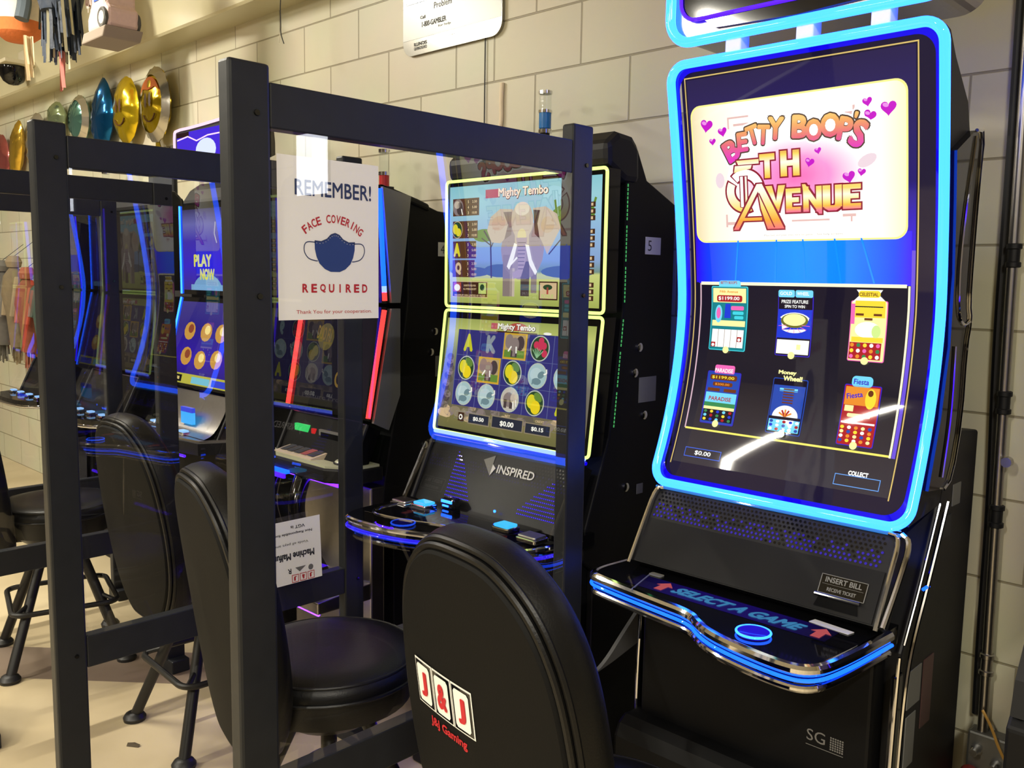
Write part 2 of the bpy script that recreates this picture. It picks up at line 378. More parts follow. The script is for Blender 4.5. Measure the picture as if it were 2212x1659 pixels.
# ------------------------------------------------------------------ things on the wall and soffit
def wall_sign():
    rt = empty('wall_sign', (-2.6, 0, 2.6), 'brushed metal notice plate with rounded corners high on the block wall', 'sign')
    og = rt.location
    x0, x1, z0, z1 = -2.885, -2.335, 2.392, 2.98
    b = MB(lambda z: -.014); b.prism(rr_path(x0, z0, x1, z1, .05), 1, -.014, -.002, M['plate']); b.build('plate', rt, og)
    b = MB(lambda z: -.0145)
    gr = mat('sign_grey', (128, 128, 124), .35, .6); ink = M['dark']
    b.rect(x0, 2.452, x1-.003, 2.575, gr, 1); b.frame(x0+.02, 2.585, x1-.01, 2.985, .002, ink, 1)
    b.text('1-800-GAMBLER', -2.70, 2.50, .14, .020, ink, 2); b.text('Call', -2.765, 2.527, .03, .012, ink, 2); b.text('Problem', -2.65, 2.558, .10, .022, ink, 2, bold=.0)
    b.text('for help', -2.64, 2.478, .07, .011, ink, 2, bold=0)
    b.text('ILLINOIS', -2.78, 2.432, .075, .013, ink, 2); b.text('GAMING BOARD', -2.78, 2.416, .075, .012, ink, 2); b.text('Lottery', -2.60, 2.435, .04, .008, ink, 2, bold=0)
    b.text('If you or someone', -2.78, 2.655, .12, .014, ink, 2, bold=0); b.text('you know has a', -2.75, 2.63, .10, .012, ink, 2, bold=0); b.text('gambling', -2.73, 2.61, .07, .011, ink, 2, bold=0)
    b.build('lettering', rt, og)
wall_sign()
def cord_line():
    b = MB(); P = [(-2.427, -.006, 2.75-.02*i) for i in range(0, 34)]
    b.tube(P, .0022, M['dark'], n=6); tag(b.build('wall_line', origin=(-2.427, 0, 2.75)), 'thin dark cord running straight down the block wall below the notice plate', 'cord')
    b = MB(); b.tube(smooth_path([(-2.337, -.006, 2.225), (-2.34, -.007, 2.16), (-2.338, -.006, 2.10), (-2.345, -.008, 2.06)], 2), [.007, .008, .008, .007, .008, .009, .008, .008, .007, .007, .006, .006, .006][:13] if False else .0075, mat('cream_ribbon', (232, 216, 190), .6), n=8)
    tag(b.build('hanging_ribbon', origin=(-2.34, 0, 2.2)), 'short cream ribbon stuck on the block wall left of the blue lamp', 'ribbon')
    b = MB(); b.tube(smooth_path([(-3.50, -.175, 2.75), (-3.505, -.185, 2.68), (-3.50, -.185, 2.6), (-3.495, -.19, 2.555), (-3.47, -.19, 2.51)], 2), .0022, M['dark'], n=6)
    b.tube(smooth_path([(-3.497, -.188, 2.57), (-3.505, -.188, 2.545), (-3.515, -.188, 2.52)], 2), .0018, mat('white_string', (225, 220, 200), .6), n=6)
    tag(b.build('loose_wire', origin=(-3.5, -.18, 2.7)), 'loose dark wire dangling from the cream soffit', 'wire')
cord_line()
def conduit():
    rt = empty('conduit_pipe', (-.61, -.03, .45), 'grey metal conduit pipe running up the block wall right of the big machine', 'pipe'); og = rt.location
    b = MB(); b.tube([(-.64, -.03, 2.75), (-.627, -.03, 1.5), (-.612, -.03, .43)], .012, M['steel'], n=12); b.build('pipe', rt, og)
    for z in (1.60, 1.255, .98, .61):
        b = MB(); xx = -.612-(z-.43)*.0125
        b.lathe([(.0135, -.028), (.017, -.026), (.017, -.016), (.0135, -.014), (.0135, .014), (.017, .016), (.017, .026), (.0135, .028)], (xx, -.03, z), M['black'] if z > .9 else M['steel'], 14); b.build('clamp', rt, og)
    b = MB(); b.lathe([(.0, -.01), (.012, -.01), (.012, .012), (.0, .012)], (-.60, -.05, 1.118), M['steel'], 10, 1); b.build('screw_head', rt, og)
conduit()
def wall_cable():
    b = MB(); b.tube(smooth_path([(-.665, -.012, 2.75), (-.66, -.012, 2.2), (-.655, -.012, 1.75), (-.655, -.012, 1.4), (-.64, -.012, 1.0), (-.64, -.012, .7), (-.635, -.012, .47)], 3), .0095, M['black'], n=8)
    tag(b.build('power_cable', origin=(-.64, -.05, 1)), 'thick black cable running down the wall beside the metal conduit', 'cable')
    b = MB(); b.tube(smooth_path([(-.61, -.05, .50), (-.585, -.06, .47), (-.56, -.08, .43), (-.54, -.07, .39), (-.51, -.07, .36)], 3), .0035, mat('orange_wire', (196, 150, 70), .5), n=6)
    tag(b.build('orange_wire', origin=(-.58, -.06, .45)), 'thin orange wire looping over the metal socket box at the wall foot', 'wire')
wall_cable()
def socket_box():
    rt = empty('socket_box', (-.58, 0, .38), 'grey metal junction box with fittings low on the wall below the conduit', 'electrical box'); og = rt.location
    b = MB(); b.bb(-.64, -.52, -.05, -.002, .28, .44, mat('zinc', (120, 120, 116), .45, .7)); b.build('box', rt, og, bevel=.006)
    for x, z in ((-.615, .40), (-.57, .375), (-.545, .345)):
        b = MB(); b.lathe([(.0, 0), (.011, 0), (.013, .01), (.009, .02), (.009, .035), (.0, .035)], (x, -.05, z), M['chrome'], 12, 1); b.build('fitting', rt, og)
    b = MB(); b.lathe([(0, 0), (.018, 0), (.022, .012), (.018, .03), (0, .032)], (-.625, -.05, .335), mat('red_plastic', (150, 36, 36), .4), 14, 1); b.build('red_plug', rt, og)['label'] = 'red plug'
socket_box()
def camera_dome():
    rt = empty('security_camera', (-6.6, -.2, 2.80), 'small dark dome security camera on a cream bracket under the orange and white piñata', 'security camera'); og = rt.location
    cr = mat('cream_plastic', (206, 196, 168), .5)
    b = MB(); b.bb(-6.74, -6.46, -.36, -.165, 2.86, 2.885, cr); b.bb(-6.71, -6.50, -.2, -.165, 2.86, 2.98, cr); b.build('bracket', rt, og, bevel=.006)
    b = MB(); b.lathe([(.0, -.11), (.03, -.105), (.06, -.085), (.078, -.05), (.082, -.0), (.082, .012), (0, .012)], (-6.6, -.27, 2.85), M['gloss'], 24); b.build('dome', rt, og)
camera_dome()
# ------------------------------------------------------------------ tall slot machine with the curved portrait display
def Y6(z):
    return -.40-(.191*max(0, z-1.47)**1.3 if z > 1.47 else .55*(z-1.47)**2)+.012
def YL(z): return Y6(z)-.014
M['deckled'] = led('deck_light', (.004, .06, 1), 5)
M['fin'] = mat('grey_plastic', (70, 70, 72), .5)
def big_machine():
    rt = empty('slot_machine', (-.97, -.3, 0), 'tall black slot machine with bright blue light around one curved portrait screen', 'slot machine'); og = rt.location
    xl, xr = -1.285, -.655
    # cabinet
    b = MB(); b.prism([(-.075, 0), (-.075, 1.19), (-.27, 1.21), (-.31, 1.06), (-.39, .90), (-.478, .755), (-.49, .6), (-.495, 0)], 0, xl+.01, xr-.005, M['side']); cab = b.build('cabinet', rt, og, bevel=.006)
    for (y, z, w, h, m) in ((-.205, 1.056, .05, .05, M['greylabel']), (-.255, .99, .05, .05, M['dark']), (-.392, .656, .075, .085, M['greylabel']), (-.31, .62, .06, .16, mat('dull_red_label', (84, 60, 58), .5)), (-.40, .535, .055, .12, M['greylabel'])):
        q = MB(); q.bb(xr-.005, xr-.003, y-w/2, y+w/2, z-h/2, z+h/2, m); q.build('sticker', cab, og)
    # display housing: concave front, wedge back
    zs = [1.03+i*(2.035-1.03)/26 for i in range(27)]
    prof = [(Y6(z)+.012, z) for z in zs]+[(-.44, 2.03), (-.40, 1.985), (-.31, 1.91), (-.265, 1.80), (-.26, 1.6), (-.26, 1.2), (-.30, 1.05)]
    b = MB(); b.prism(prof, 0, xl+.015, xr-.006, M['side']); b.build('display_housing', rt, og)
    for sx in (xl+.006, xr-.012):
        wp = [(-.30, 1.852), (-.252, 1.856), (-.262, 1.743), (-.266, 1.585), (-.264, 1.49), (-.246, 1.455), (-.264, 1.395), (-.262, 1.24), (-.30, 1.11), (-.345, 1.092), (-.43, 1.10)]+[(Y6(z)+.03, z) for z in (1.15, 1.25, 1.4, 1.55, 1.7, 1.8)]
        b = MB(); b.prism(wp, 0, sx, sx+.022, M['gloss']); w = b.build('side_wing', rt, og)
        xx = sx+.024 if sx > -1 else sx-.002
        b = MB(); b.tube(smooth_path([(xx, y, z) for y, z in wp[:10]], 1), .004, M['chrome'], n=8); b.tube(smooth_path([(xx, -.30, 1.84), (xx, -.345, 1.62), (xx, -.335, 1.47), (xx, -.29, 1.44), (xx, -.246, 1.455)], 2), .003, M['chrome'], n=6)
        b.tube(smooth_path([(xx, -.335, 1.40), (xx, -.33, 1.25), (xx, -.36, 1.12)], 2), .003, M['chrome'], n=6); b.build('wing_trim', w, og)
        b = MB(); b.tube(smooth_path([(xx, -.31, 1.058), (xx, -.393, .902), (xx, -.47, .775), (xx, -.494, .68), (xx, -.505, .52), (xx, -.515, .05)], 2), .005, M['chrome'], n=8); b.build('chrome_trim', rt, og)
        b = MB(); b.tube(smooth_path([(xx, -.36, 1.062), (xx, -.44, .91), (xx, -.515, .79)], 2), .0035, M['chrome'], n=8)
        b.tube(smooth_path([(xx, -.535, .77), (xx, -.54, .7), (xx, -.55, .5), (xx, -.55, .03)], 2), .0045, M['chrome'], n=8); b.build('chrome_trim', rt, og)
        b = MB(); b.bb(xx-.012, xx+.0, -.545, -.505, .03, .73, M['gloss']); b.build('corner_post', rt, og, bevel=.004)
        b = MB(); b.tube([(xx, -.395, .888), (xx, -.425, .888)], .004, M['blue'], n=6); b.build('accent_light', rt, og)
    # screen with its picture
    b = MB(Y6); b.rect(xl+.02, 1.035, xr-.02, 2.03, em('screen_black', (34, 26, 60), .7), 0, 40)
    b.rect(-1.25, 1.08, -.712, 1.528, emgrad('screen_room_reflection', 1, 1.08, 1.5, [(0, (66, 60, 70)), (.2, (58, 52, 62)), (.45, (40, 35, 46)), (.8, (32, 27, 42)), (1, (30, 24, 44))], .8), 1, 20)  # grey reflection of the room put into the lower screen's emission
    nav = emgrad('screen_navy', 1, 1.6, 2.01, [(0, (60, 20, 255)), (.35, (40, 28, 120)), (.8, (48, 38, 100)), (1, (44, 34, 82))], .85)
    b.rect(-1.25, 1.526, -.714, 2.006, nav, 1, 20)
    sky = emgrad('screen_blue_band', 0, -1.245, -.72, [(0, (24, 4, 255)), (.07, (8, 40, 255)), (.25, (0, 80, 255)), (.5, (0, 98, 255)), (.75, (8, 88, 255)), (.93, (14, 50, 255)), (1, (40, 12, 255))], 2.6)
    b.rect(-1.243, 1.526, -.722, 1.64, sky, 2, 6)
    ray = em('screen_ray', (8, 96, 255), 2.6)
    for x0, x1 in ((-1.13, -1.14), (-1.03, -1.035), (-.965, -.96), (-.89, -.875), (-.83, -.80)): b.line([(x1, 1.53), (x0, 1.63)], .004, ray, 3)
    gold = em('gold_line', (236, 205, 120), .9); yel = em('yellow_line', (255, 240, 110), 1.1); warm = em('warm_white_line', (255, 246, 205), 1.2)
    b.rect(-1.256, 2.0092, -.708, 2.012, gold, 2); b.rect(-1.256, 1.075, -1.2532, 2.012, gold, 2, 24); b.rect(-.7108, 1.075, -.708, 2.012, gold, 2, 24)
    # title card
    cream = emgrad('title_card', 0, -1.24, -.734, [(0, (214, 200, 160)), (.1, (235, 226, 200)), (.35, (250, 246, 236)), (.85, (250, 246, 236)), (1, (240, 232, 180))], 1.4)
    b.rrect(-1.245, 1.624, -.73, 1.946, .026, em('card_edge', (255, 246, 150), 1.05), 3); b.rrect(-1.241, 1.628, -.734, 1.942, .024, cream, 4)
    pink = emgrad('pink_glow', 0, 0, .095, [(0, (240, 100, 165)), (.45, (235, 140, 195)), (1, (250, 246, 236))], 1.35, radial=(-.975, 1.768, .55))
    b.ell(-.975, 1.768, .178, .098, pink, 5, 48)
    faint = em('faint_pink', (238, 196, 190), 1.0)
    for x0, z0, x1, z1 in ((-1.145, 1.907, -1.09, 1.911), (-1.145, 1.885, -1.141, 1.907), (-1.13, 1.89, -1.09, 1.895), (-.845, 1.886, -.84, 1.905), (-.862, 1.886, -.845, 1.893), (-1.16, 1.66, -1.155, 1.69), (-1.155, 1.665, -1.115, 1.672), (-.87, 1.675, -.84, 1.681), (-.852, 1.664, -.848, 1.68), (-.99, 1.668, -.90, 1.672)): b.rect(x0, z0, x1, z1, faint, 6)
    b.ell(-.815, 1.79, .022, .012, em('faint_mauve', (236, 214, 222), 1.1), 6, 14, rot=25); b.ell(-1.172, 1.77, .012, .018, em('faint_mauve', (236, 214, 222), 1.1), 6, 14)
    hm = em('heart_magenta', (205, 30, 205), 1.0); hl = em('heart_shine', (244, 150, 240), 1.0)
    for i, (x, z) in enumerate([(-1.201, 1.899), (-1.159, 1.881), (-1.187, 1.861), (-.813, 1.908), (-.769, 1.891), (-.808, 1.88), (-.924, 1.819), (-.944, 1.796), (-.855, 1.759), (-.827, 1.767)]):
        r = (.0165, .012, .009, .0105, .0165, .0135, .008, .011, .014, .009)[i]; ro = (-12, 8, 0, 8, 0, -20, 10, -15, 10, -10)[i]
        b.heart(x, z, r, hm, 7, ro); b.ell(x-r*.35, z+r*.35, r*.4, r*.26, hl, 8, 10, rot=-20)
    # lettering: each letter outlined, then filled with its own gradient
    outl = em('letter_outline', (96, 74, 60), .9); halo = em('letter_halo', (255, 255, 255), 1.5)
    fill = emgrad('letter_fill', 1, 1.815, 1.89, [(0, (236, 60, 200)), (.45, (240, 110, 130)), (.85, (250, 178, 105)), (1, (255, 205, 120))], 1.0)
    L1 = [('B', -1.137, 1.836, .040, .052, 27), ('E', -1.107, 1.853, .030, .046, 3), ('T', -1.080, 1.866, .034, .046, 14), ('T', -1.053, 1.864, .034, .046, -6), ('Y', -1.022, 1.875, .042, .052, -6),
          ('B', -.964, 1.873, .040, .052, -5), ('O', -.932, 1.863, .040, .048, 0), ('O', -.894, 1.869, .046, .052, 0), ('P', -.861, 1.858, .034, .052, -14), ("'", -.836, 1.884, .010, .016, -18), ('S', -.832, 1.846, .036, .060, -24)]
    for ch, x, z, w, h, ro in L1: b.text(ch, x, z, w+.012, h+.012, halo, 8, ro, bold=.08)
    for ch, x, z, w, h, ro in L1: b.text(ch, x, z, w+.0045, h+.0045, outl, 9, ro, bold=.065)
    for ch, x, z, w, h, ro in L1: b.text(ch, x, z, w-.002, h-.002, fill, 10, ro, bold=.045)
    mar = em('maroon_outline', (150, 34, 56), .95); gfill = emgrad('gold_fill', 1, 1.69, 1.745, [(0, (250, 120, 150)), (.18, (255, 190, 70)), (.35, (255, 232, 130)), (.6, (255, 252, 225)), (.85, (255, 222, 110)), (1, (255, 215, 120))], 1.05)
    gf2 = emgrad('gold_fill_upper', 1, 1.768, 1.822, [(0, (255, 190, 60)), (.3, (255, 235, 140)), (.6, (255, 252, 235)), (.9, (255, 222, 100)), (1, (240, 190, 90))], 1.05)
    gf3 = emgrad('gold_fill_tall', 1, 1.655, 1.81, [(0, (250, 120, 120)), (.12, (255, 170, 60)), (.3, (255, 225, 120)), (.55, (255, 252, 235)), (.8, (255, 250, 235)), (1, (255, 220, 120))], 1.05)
    L2 = [('T', -1.046, 1.795, .038, .054, gf2), ('H', -.990, 1.797, .046, .056, gf2), ('V', -1.028, 1.722, .050, .056, gfill), ('E', -.984, 1.715, .036, .053, gfill), ('N', -.938, 1.716, .044, .055, gfill), ('U', -.892, 1.717, .044, .053, gfill), ('E', -.848, 1.717, .040, .052, gfill)]
    BLK = {'T': [[(0, 1), (1, 1), (1, .74), (0, .74)], [(.32, .8), (.68, .8), (.68, 0), (.32, 0)]],
           'H': [[(0, 1), (.34, 1), (.34, 0), (0, 0)], [(.66, 1), (1, 1), (1, 0), (.66, 0)], [(.2, .62), (.8, .62), (.8, .40), (.2, .40)]],
           'V': [[(-.05, 1), (.34, 1), (.66, 0), (.42, -.05)], [(.66, 1), (1.0, 1), (.66, -.05), (.46, 0)]],
           'E': [[(0, 1), (.42, 1), (.42, 0), (0, 0)], [(.2, 1), (1, 1), (1, .80), (.2, .80)], [(.2, .62), (.88, .62), (.88, .42), (.2, .42)], [(.2, .22), (1, .22), (1, 0), (.2, 0)]],
           'N': [[(0, 1), (.30, 1), (.30, 0), (0, 0)], [(.70, 1), (1, 1), (1, -.06), (.70, 0)], [(-.05, 1.1), (.12, 1.1), (1, .12), (1, -.1), (.86, -.1), (0, .84)]],
           'U': [[(0, 1), (.40, 1), (.40, .12), (0, .12)], [(.64, 1), (1, 1), (1, .12), (.64, .12)], [(.0, .3), (.08, .08), (.3, -.03), (.7, -.03), (.92, .08), (1, .3), (.7, .3), (.6, .18), (.4, .18), (.3, .3)]]}
    for lay in (0, 1):
        for ch, x, z, w, h, m in L2:
            for q in BLK[ch]:
                pts = [(x+(a-.5)*w, z+(c-.5)*h) for a, c in q]
                if lay == 0:
                    for dx, dz in ((-.0034, 0), (.0034, 0), (0, .0034), (0, -.0034), (-.0034, -.0034), (.0034, .0034), (-.0034, .0034), (.0034, -.0034)): b.poly([(a+dx, c+dz) for a, c in pts], mar, 11)
                else: b.poly(pts, m, 12)
    # big 5: flag bar, body and sweeping bowl
    def both(pts, m, L, g=.0034):
        for dx, dz in ((-g, 0), (g, 0), (0, g), (0, -g), (-g, -g), (g, g), (-g, g), (g, -g)): b.poly([(x+dx, z+dz) for x, z in pts], mar, L)
        b.poly(pts, m, L+1)
    both([(-1.125, 1.812), (-1.067, 1.812), (-1.067, 1.802), (-1.120, 1.802)], gf2, 11)
    both([(-1.129, 1.800), (-1.085, 1.800), (-1.088, 1.792), (-1.132, 1.785)], gf2, 11)
    def ring(cx, cz, r0, r1, a0, a1, m, L, n=16):
        for i in range(n):
            p, q = R(a0+(a1-a0)*i/n), R(a0+(a1-a0)*(i+1)/n)
            b.poly([(cx+r0*math.cos(p), cz+r0*math.sin(p)), (cx+r1*math.cos(p), cz+r1*math.sin(p)), (cx+r1*math.cos(q), cz+r1*math.sin(q)), (cx+r0*math.cos(q), cz+r0*math.sin(q))], m, L)
    ring(-1.105, 1.742, .024, .053, 148, 294, mar, 11); ring(-1.105, 1.742, .0285, .0485, 152, 290, gf3, 12)
    ring(-1.105, 1.742, .024, .053, 5, 137, mar, 11); ring(-1.105, 1.742, .0285, .0485, 7, 133, halo, 12)
    b.poly([(-1.119, 1.777), (-1.096, 1.777), (-1.096, 1.70), (-1.119, 1.705)], mar, 13); b.poly([(-1.116, 1.775), (-1.109, 1.775), (-1.109, 1.705), (-1.116, 1.706)], halo, 14); b.poly([(-1.104, 1.775), (-1.099, 1.775), (-1.099, 1.703), (-1.104, 1.704)], gf3, 14)
    # big A
    both([(-1.137, 1.653), (-1.124, 1.653), (-1.060, 1.756), (-1.073, 1.756)], gf3, 15)
    both([(-1.073, 1.756), (-1.060, 1.756), (-1.006, 1.653), (-1.048, 1.653), (-1.064, 1.700)], gf3, 15)
    both([(-1.117, 1.673), (-1.062, 1.673), (-1.062, 1.680), (-1.112, 1.680)], gf3, 15)
    b.line([(-1.068, 1.735), (-1.03, 1.656)], .003, mar, 18)
    small = em('small_print', (170, 165, 160), .9)
    b.text('Max bet and play lines vary by game', -1.0, 1.638, .12, .005, small, 6, bold=0); b.text('See help screens', -.90, 1.638, .06, .005, small, 6, bold=0)
    # menu frame
    b.rect(-1.236, 1.521, -.73, 1.5285, warm, 3); b.rect(-1.239, 1.163, -1.2355, 1.525, em('mauve_line', (226, 190, 205), 1.0), 3, 14); b.rect(-.727, 1.16, -.7225, 1.525, warm, 3, 14); b.rect(-1.236, 1.161, -.725, 1.1655, yel, 3)
    b.rect(-.7215, 1.16, -.7135, 1.60, em('violet_edge', (120, 90, 240), .9), 2, 14)
    # six game tiles
    wh = em('tile_white', (255, 255, 250), 1.1); tq = em('tile_turquoise', (70, 220, 235), 1.0); bl = em('tile_blue', (30, 60, 220), 1.0); ind = em('tile_indigo', (60, 40, 200), 1.0); dk = em('tile_dark', (30, 20, 40), .8)
    te = em('tile_teal', (20, 140, 150), .9); rd = em('tile_red', (190, 30, 40), .9); ye = em('tile_yellow', (255, 225, 60), 1.05); lemon = em('tile_lemon', (255, 250, 170), 1.05); pk = em('tile_pink', (250, 110, 190), 1.0); gr = em('tile_green', (60, 150, 90), .9); lb = em('tile_lightblue', (120, 220, 255), 1.05); orr = em('tile_orange', (245, 150, 50), 1.0); br = em('tile_brown', (120, 60, 30), .9); mid = em('tile_midblue', (40, 80, 190), .9)
    def tile(x0, z0, x1, z1, edge, inner): b.rrect(x0-.002, z0-.002, x1+.002, z1+.002, .004, edge, 4, 6); b.rrect(x0, z0, x1, z1, .003, inner, 5, 6); b.ell((x0+x1)/2, z0, .0085, .0085, lemon, 12, 16)
    # 1
    x0, z0, x1, z1 = -1.204, 1.362, -1.107, 1.516
    b.rrect(-1.185, 1.51, -1.125, 1.532, .006, lb, 4); b.text("BETTY BOOP'S", -1.155, 1.527, .045, .007, rd, 13); tile(x0, z0, x1, z1, tq, te)
    b.rect(x0+.003, 1.478, x1-.003, z1-.003, lemon, 6); b.rrect(-1.19, 1.480, -1.12, 1.496, .005, rd, 7); b.text('$1199.00', -1.155, 1.488, .058, .010, wh, 13); b.text('Fifth Avenue', -1.155, 1.505, .05, .006, orr, 13)
    b.ell(-1.184, 1.45, .010, .022, lb, 7); b.ell(-1.184, 1.452, .006, .014, pk, 8); b.poly([(-1.168, 1.44), (-1.150, 1.44), (-1.152, 1.475), (-1.166, 1.475)], bl, 7); b.rrect(-1.150, 1.46, -1.115, 1.470, .003, pk, 8)
    b.rrect(-1.145, 1.449, -1.115, 1.457, .003, tq, 8); b.rrect(-1.14, 1.438, -1.115, 1.446, .003, tq, 8); b.rect(x0+.003, 1.420, x1-.003, 1.434, lemon, 6); b.rect(x0+.005, 1.368, x1-.005, 1.412, wh, 6)
    for k in range(1, 5): b.rect(x0+.005+k*.0174, 1.368, x0+.006+k*.0174, 1.412, br, 8)
    for x, z in ((-1.193, 1.373), (-1.122, 1.388)): b.rect(x-.006, z-.005, x+.006, z+.007, rd, 9); b.ell(x, z, .004, .004, wh, 10, 10)
    # 2
    x0, z0, x1, z1 = -1.024, 1.36, -.940, 1.498
    tile(x0, z0, x1, z1, ind, dk); b.rrect(x0-.001, 1.495, -.984, 1.512, .004, lb, 6); b.rrect(-.982, 1.495, x1+.001, 1.512, .004, lb, 6); b.text('GOLD', -1.004, 1.504, .03, .008, wh, 13); b.text('WHEEL', -.962, 1.504, .03, .008, wh, 13)
    b.text('PRIZE FEATURE', -.982, 1.485, .066, .008, wh, 13); b.text('SPIN TO WIN', -.982, 1.474, .05, .007, wh, 13)
    b.rect(x0, 1.40, x1, 1.467, bl, 6); b.ell(-.982, 1.436, .042, .024, wh, 7, 24); b.ell(-.982, 1.441, .034, .017, em('tile_olive', (120, 120, 40), .9), 8, 24); b.ell(-.982, 1.443, .028, .014, lemon, 9, 24)
    for k in range(7): b.line([(-.982+.02*math.cos(R(200+k*24)), 1.434+.012*math.sin(R(200+k*24))), (-.982+.041*math.cos(R(200+k*24)), 1.436+.024*math.sin(R(200+k*24)))], .0012, pk, 10)
    b.rect(x0+.002, 1.363, x1-.002, 1.396, wh, 7); b.rect(-.972, 1.374, -.962, 1.386, lemon, 8)
    # 3
    x0, z0, x1, z1 = -.848, 1.36, -.770, 1.490
    tile(x0, z0, x1, z1, pk, lemon); b.poly([(-.848, 1.488), (-.83, 1.505), (-.838, 1.516), (-.78, 1.516), (-.788, 1.505), (-.770, 1.488)], wh, 5); b.rrect(-.833, 1.499, -.785, 1.514, .006, ye, 6); b.text('CELESTIAL', -.809, 1.506, .042, .008, br, 13)
    b.rect(x0, 1.44, x0+.008, 1.485, pk, 6); b.rect(x0+.008, 1.455, x1-.003, 1.492, ye, 6); b.rect(-.84, 1.470, -.778, 1.480, dk, 7); b.text('$1,199.00', -.809, 1.475, .035, .006, ye, 13); b.rect(-.838, 1.459, -.82, 1.464, br, 7); b.rect(-.798, 1.459, -.78, 1.464, br, 7); b.rect(-.818, 1.449, -.80, 1.454, br, 7)
    b.ell(-.81, 1.428, .028, .018, wh, 7); b.ell(-.79, 1.425, .010, .014, em('tile_pale_lime', (220, 250, 150), 1.0), 8); b.rect(x0+.004, 1.401, x1-.004, 1.412, ye, 7); b.rect(x0+.001, 1.363, x1-.006, 1.400, rd, 7)
    for i in range(5):
        for j in range(3): b.ell(-.841+i*.0145, 1.369+j*.0125, .0045, .0045, (pk, ye, orr, wh, gr)[(i*2+j) % 5], 8, 10)
    # 4
    x0, z0, x1, z1 = -1.197, 1.182, -1.108, 1.306
    tile(x0, z0, x1, z1, ind, mid); b.rrect(-1.18, 1.302, -1.125, 1.324, .005, pk, 5); b.text('PARADISE', -1.152, 1.311, .05, .010, wh, 13); b.rrect(-1.19, 1.287, -1.115, 1.300, .005, br, 7); b.text('$1199.00', -1.152, 1.2935, .062, .008, ye, 13); b.rrect(-1.18, 1.272, -1.125, 1.282, .004, br, 7); b.text('$200.00', -1.152, 1.277, .04, .006, orr, 13)
    b.rect(-1.192, 1.259, -1.158, 1.267, br, 7); b.rect(-1.147, 1.259, -1.113, 1.267, br, 7); b.rect(x0+.002, 1.222, x1-.002, 1.256, lb, 6); b.text('PARADISE', -1.152, 1.242, .062, .010, rd, 13); b.rect(x0+.002, 1.222, x1-.002, 1.232, gr, 7); b.rect(x0+.002, 1.215, x1-.002, 1.222, lemon, 7); b.rect(x0+.003, 1.186, x1-.003, 1.215, dk, 6)
    for i in range(5):
        for j in range(3): b.ell(-1.187+i*.017, 1.191+j*.0095, .0045, .0035, (ye, bl, lb, rd, gr)[(i+j*2) % 5], 8, 10)
    # 5
    x0, z0, x1, z1 = -1.018, 1.18, -.935, 1.304
    tile(x0, z0, x1, z1, mid, dk); b.rect(x0+.002, 1.21, x1-.002, 1.29, mid, 6); b.text('Money', -.985, 1.319, .045, .012, lemon, 13, bold=.05); b.text('Wheel!', -.970, 1.307, .048, .012, lemon, 13, bold=.05)
    for k in range(6): b.rect(-1.0, 1.248+k*.0062, -.955, 1.2525+k*.0062, lb, 7); b.rect(-.99, 1.2488+k*.0062, -.963, 1.2518+k*.0062, br, 8)
    b.ell(-.977, 1.218, .032, .026, wh, 8, 20, 0, 180)
    for k in range(5):
        a = R(30+k*30); b.line([(-.977, 1.219), (-.977+.018*math.cos(a), 1.219+.016*math.sin(a))], .004, rd if k % 2 else orr, 9)
    b.rect(x0+.002, 1.212, x1-.002, 1.218, dk, 10); b.rect(x0+.003, 1.184, x1-.003, 1.211, lb, 7)
    for i in range(5):
        for j in range(3): b.ell(-1.008+i*.016, 1.189+j*.0088, .0045, .0035, (wh, rd, bl, wh, mid)[(i+2*j) % 5], 8, 10)
    # 6
    x0, z0, x1, z1 = -.845, 1.176, -.766, 1.305
    tile(x0, z0, x1, z1, ind, rd); b.rrect(-.832, 1.302, -.785, 1.326, .009, lb, 5); b.text('Fiesta', -.809, 1.314, .034, .012, ind, 13); b.rect(x0+.002, 1.262, x1-.002, 1.302, orr, 6); b.ell(-.785, 1.278, .012, .022, ye, 7); b.ell(-.786, 1.290, .006, .007, br, 8); b.text('Fiesta', -.82, 1.284, .036, .012, ind, 13, 12); b.rect(-.84, 1.248, -.82, 1.261, lemon, 7); b.rrect(-.832, 1.236, -.78, 1.244, .003, lemon, 7); b.rect(x0+.002, 1.222, x1-.002, 1.226, wh, 7)
    for i in range(5):
        for j in range(4): b.ell(-.838+i*.0155, 1.185+j*.0095, .0045, .0038, (mid, ye, wh, orr, lemon)[(i+2*j) % 5], 8, 10)
    # credit boxes
    b.frame(-1.2215, 1.096, -1.120, 1.118, .0016, em('box_blue', (70, 110, 240), 1.0), 4, 2); b.text('$0.00', -1.17, 1.107, .045, .0115, wh, 5)
    b.frame(-.834, 1.090, -.733, 1.1135, .0016, em('box_lightblue', (110, 170, 250), 1.0), 4, 2); b.text('COLLECT', -.783, 1.1185, .044, .010, wh, 5, bold=.05)
    b.build('screen', rt, og, uv=True)
    # LED ring with its blue glow on the bezel added as an emissive strip
    ring_p = [(x, YL(z), z) for x, z in rr_path(xl, 1.03, xr, 2.04, .042, 8)]
    full = []
    for i, p in enumerate(ring_p):
        full.append(p); q = ring_p[(i+1) % len(ring_p)]
        d = abs(q[2]-p[2])
        if d > .3:
            for k in range(1, 24):
                z = p[2]+(q[2]-p[2])*k/24; full.append((p[0], YL(z), z))
    b = MB(); b.tube(full, .0105, M['cyan'], True, 12); b.build('light_tube', rt, og)
    b = MB(); cx, cz = (xl+xr)/2, 1.535
    n = len(full); inn = [(cx+(x-cx)*(1-.038/(xr-xl)), Y6(z)-.004, cz+(z-cz)*(1-.038/1.01)) for x, y, z in full]; out = [(x, y+.006, z) for x, y, z in full]
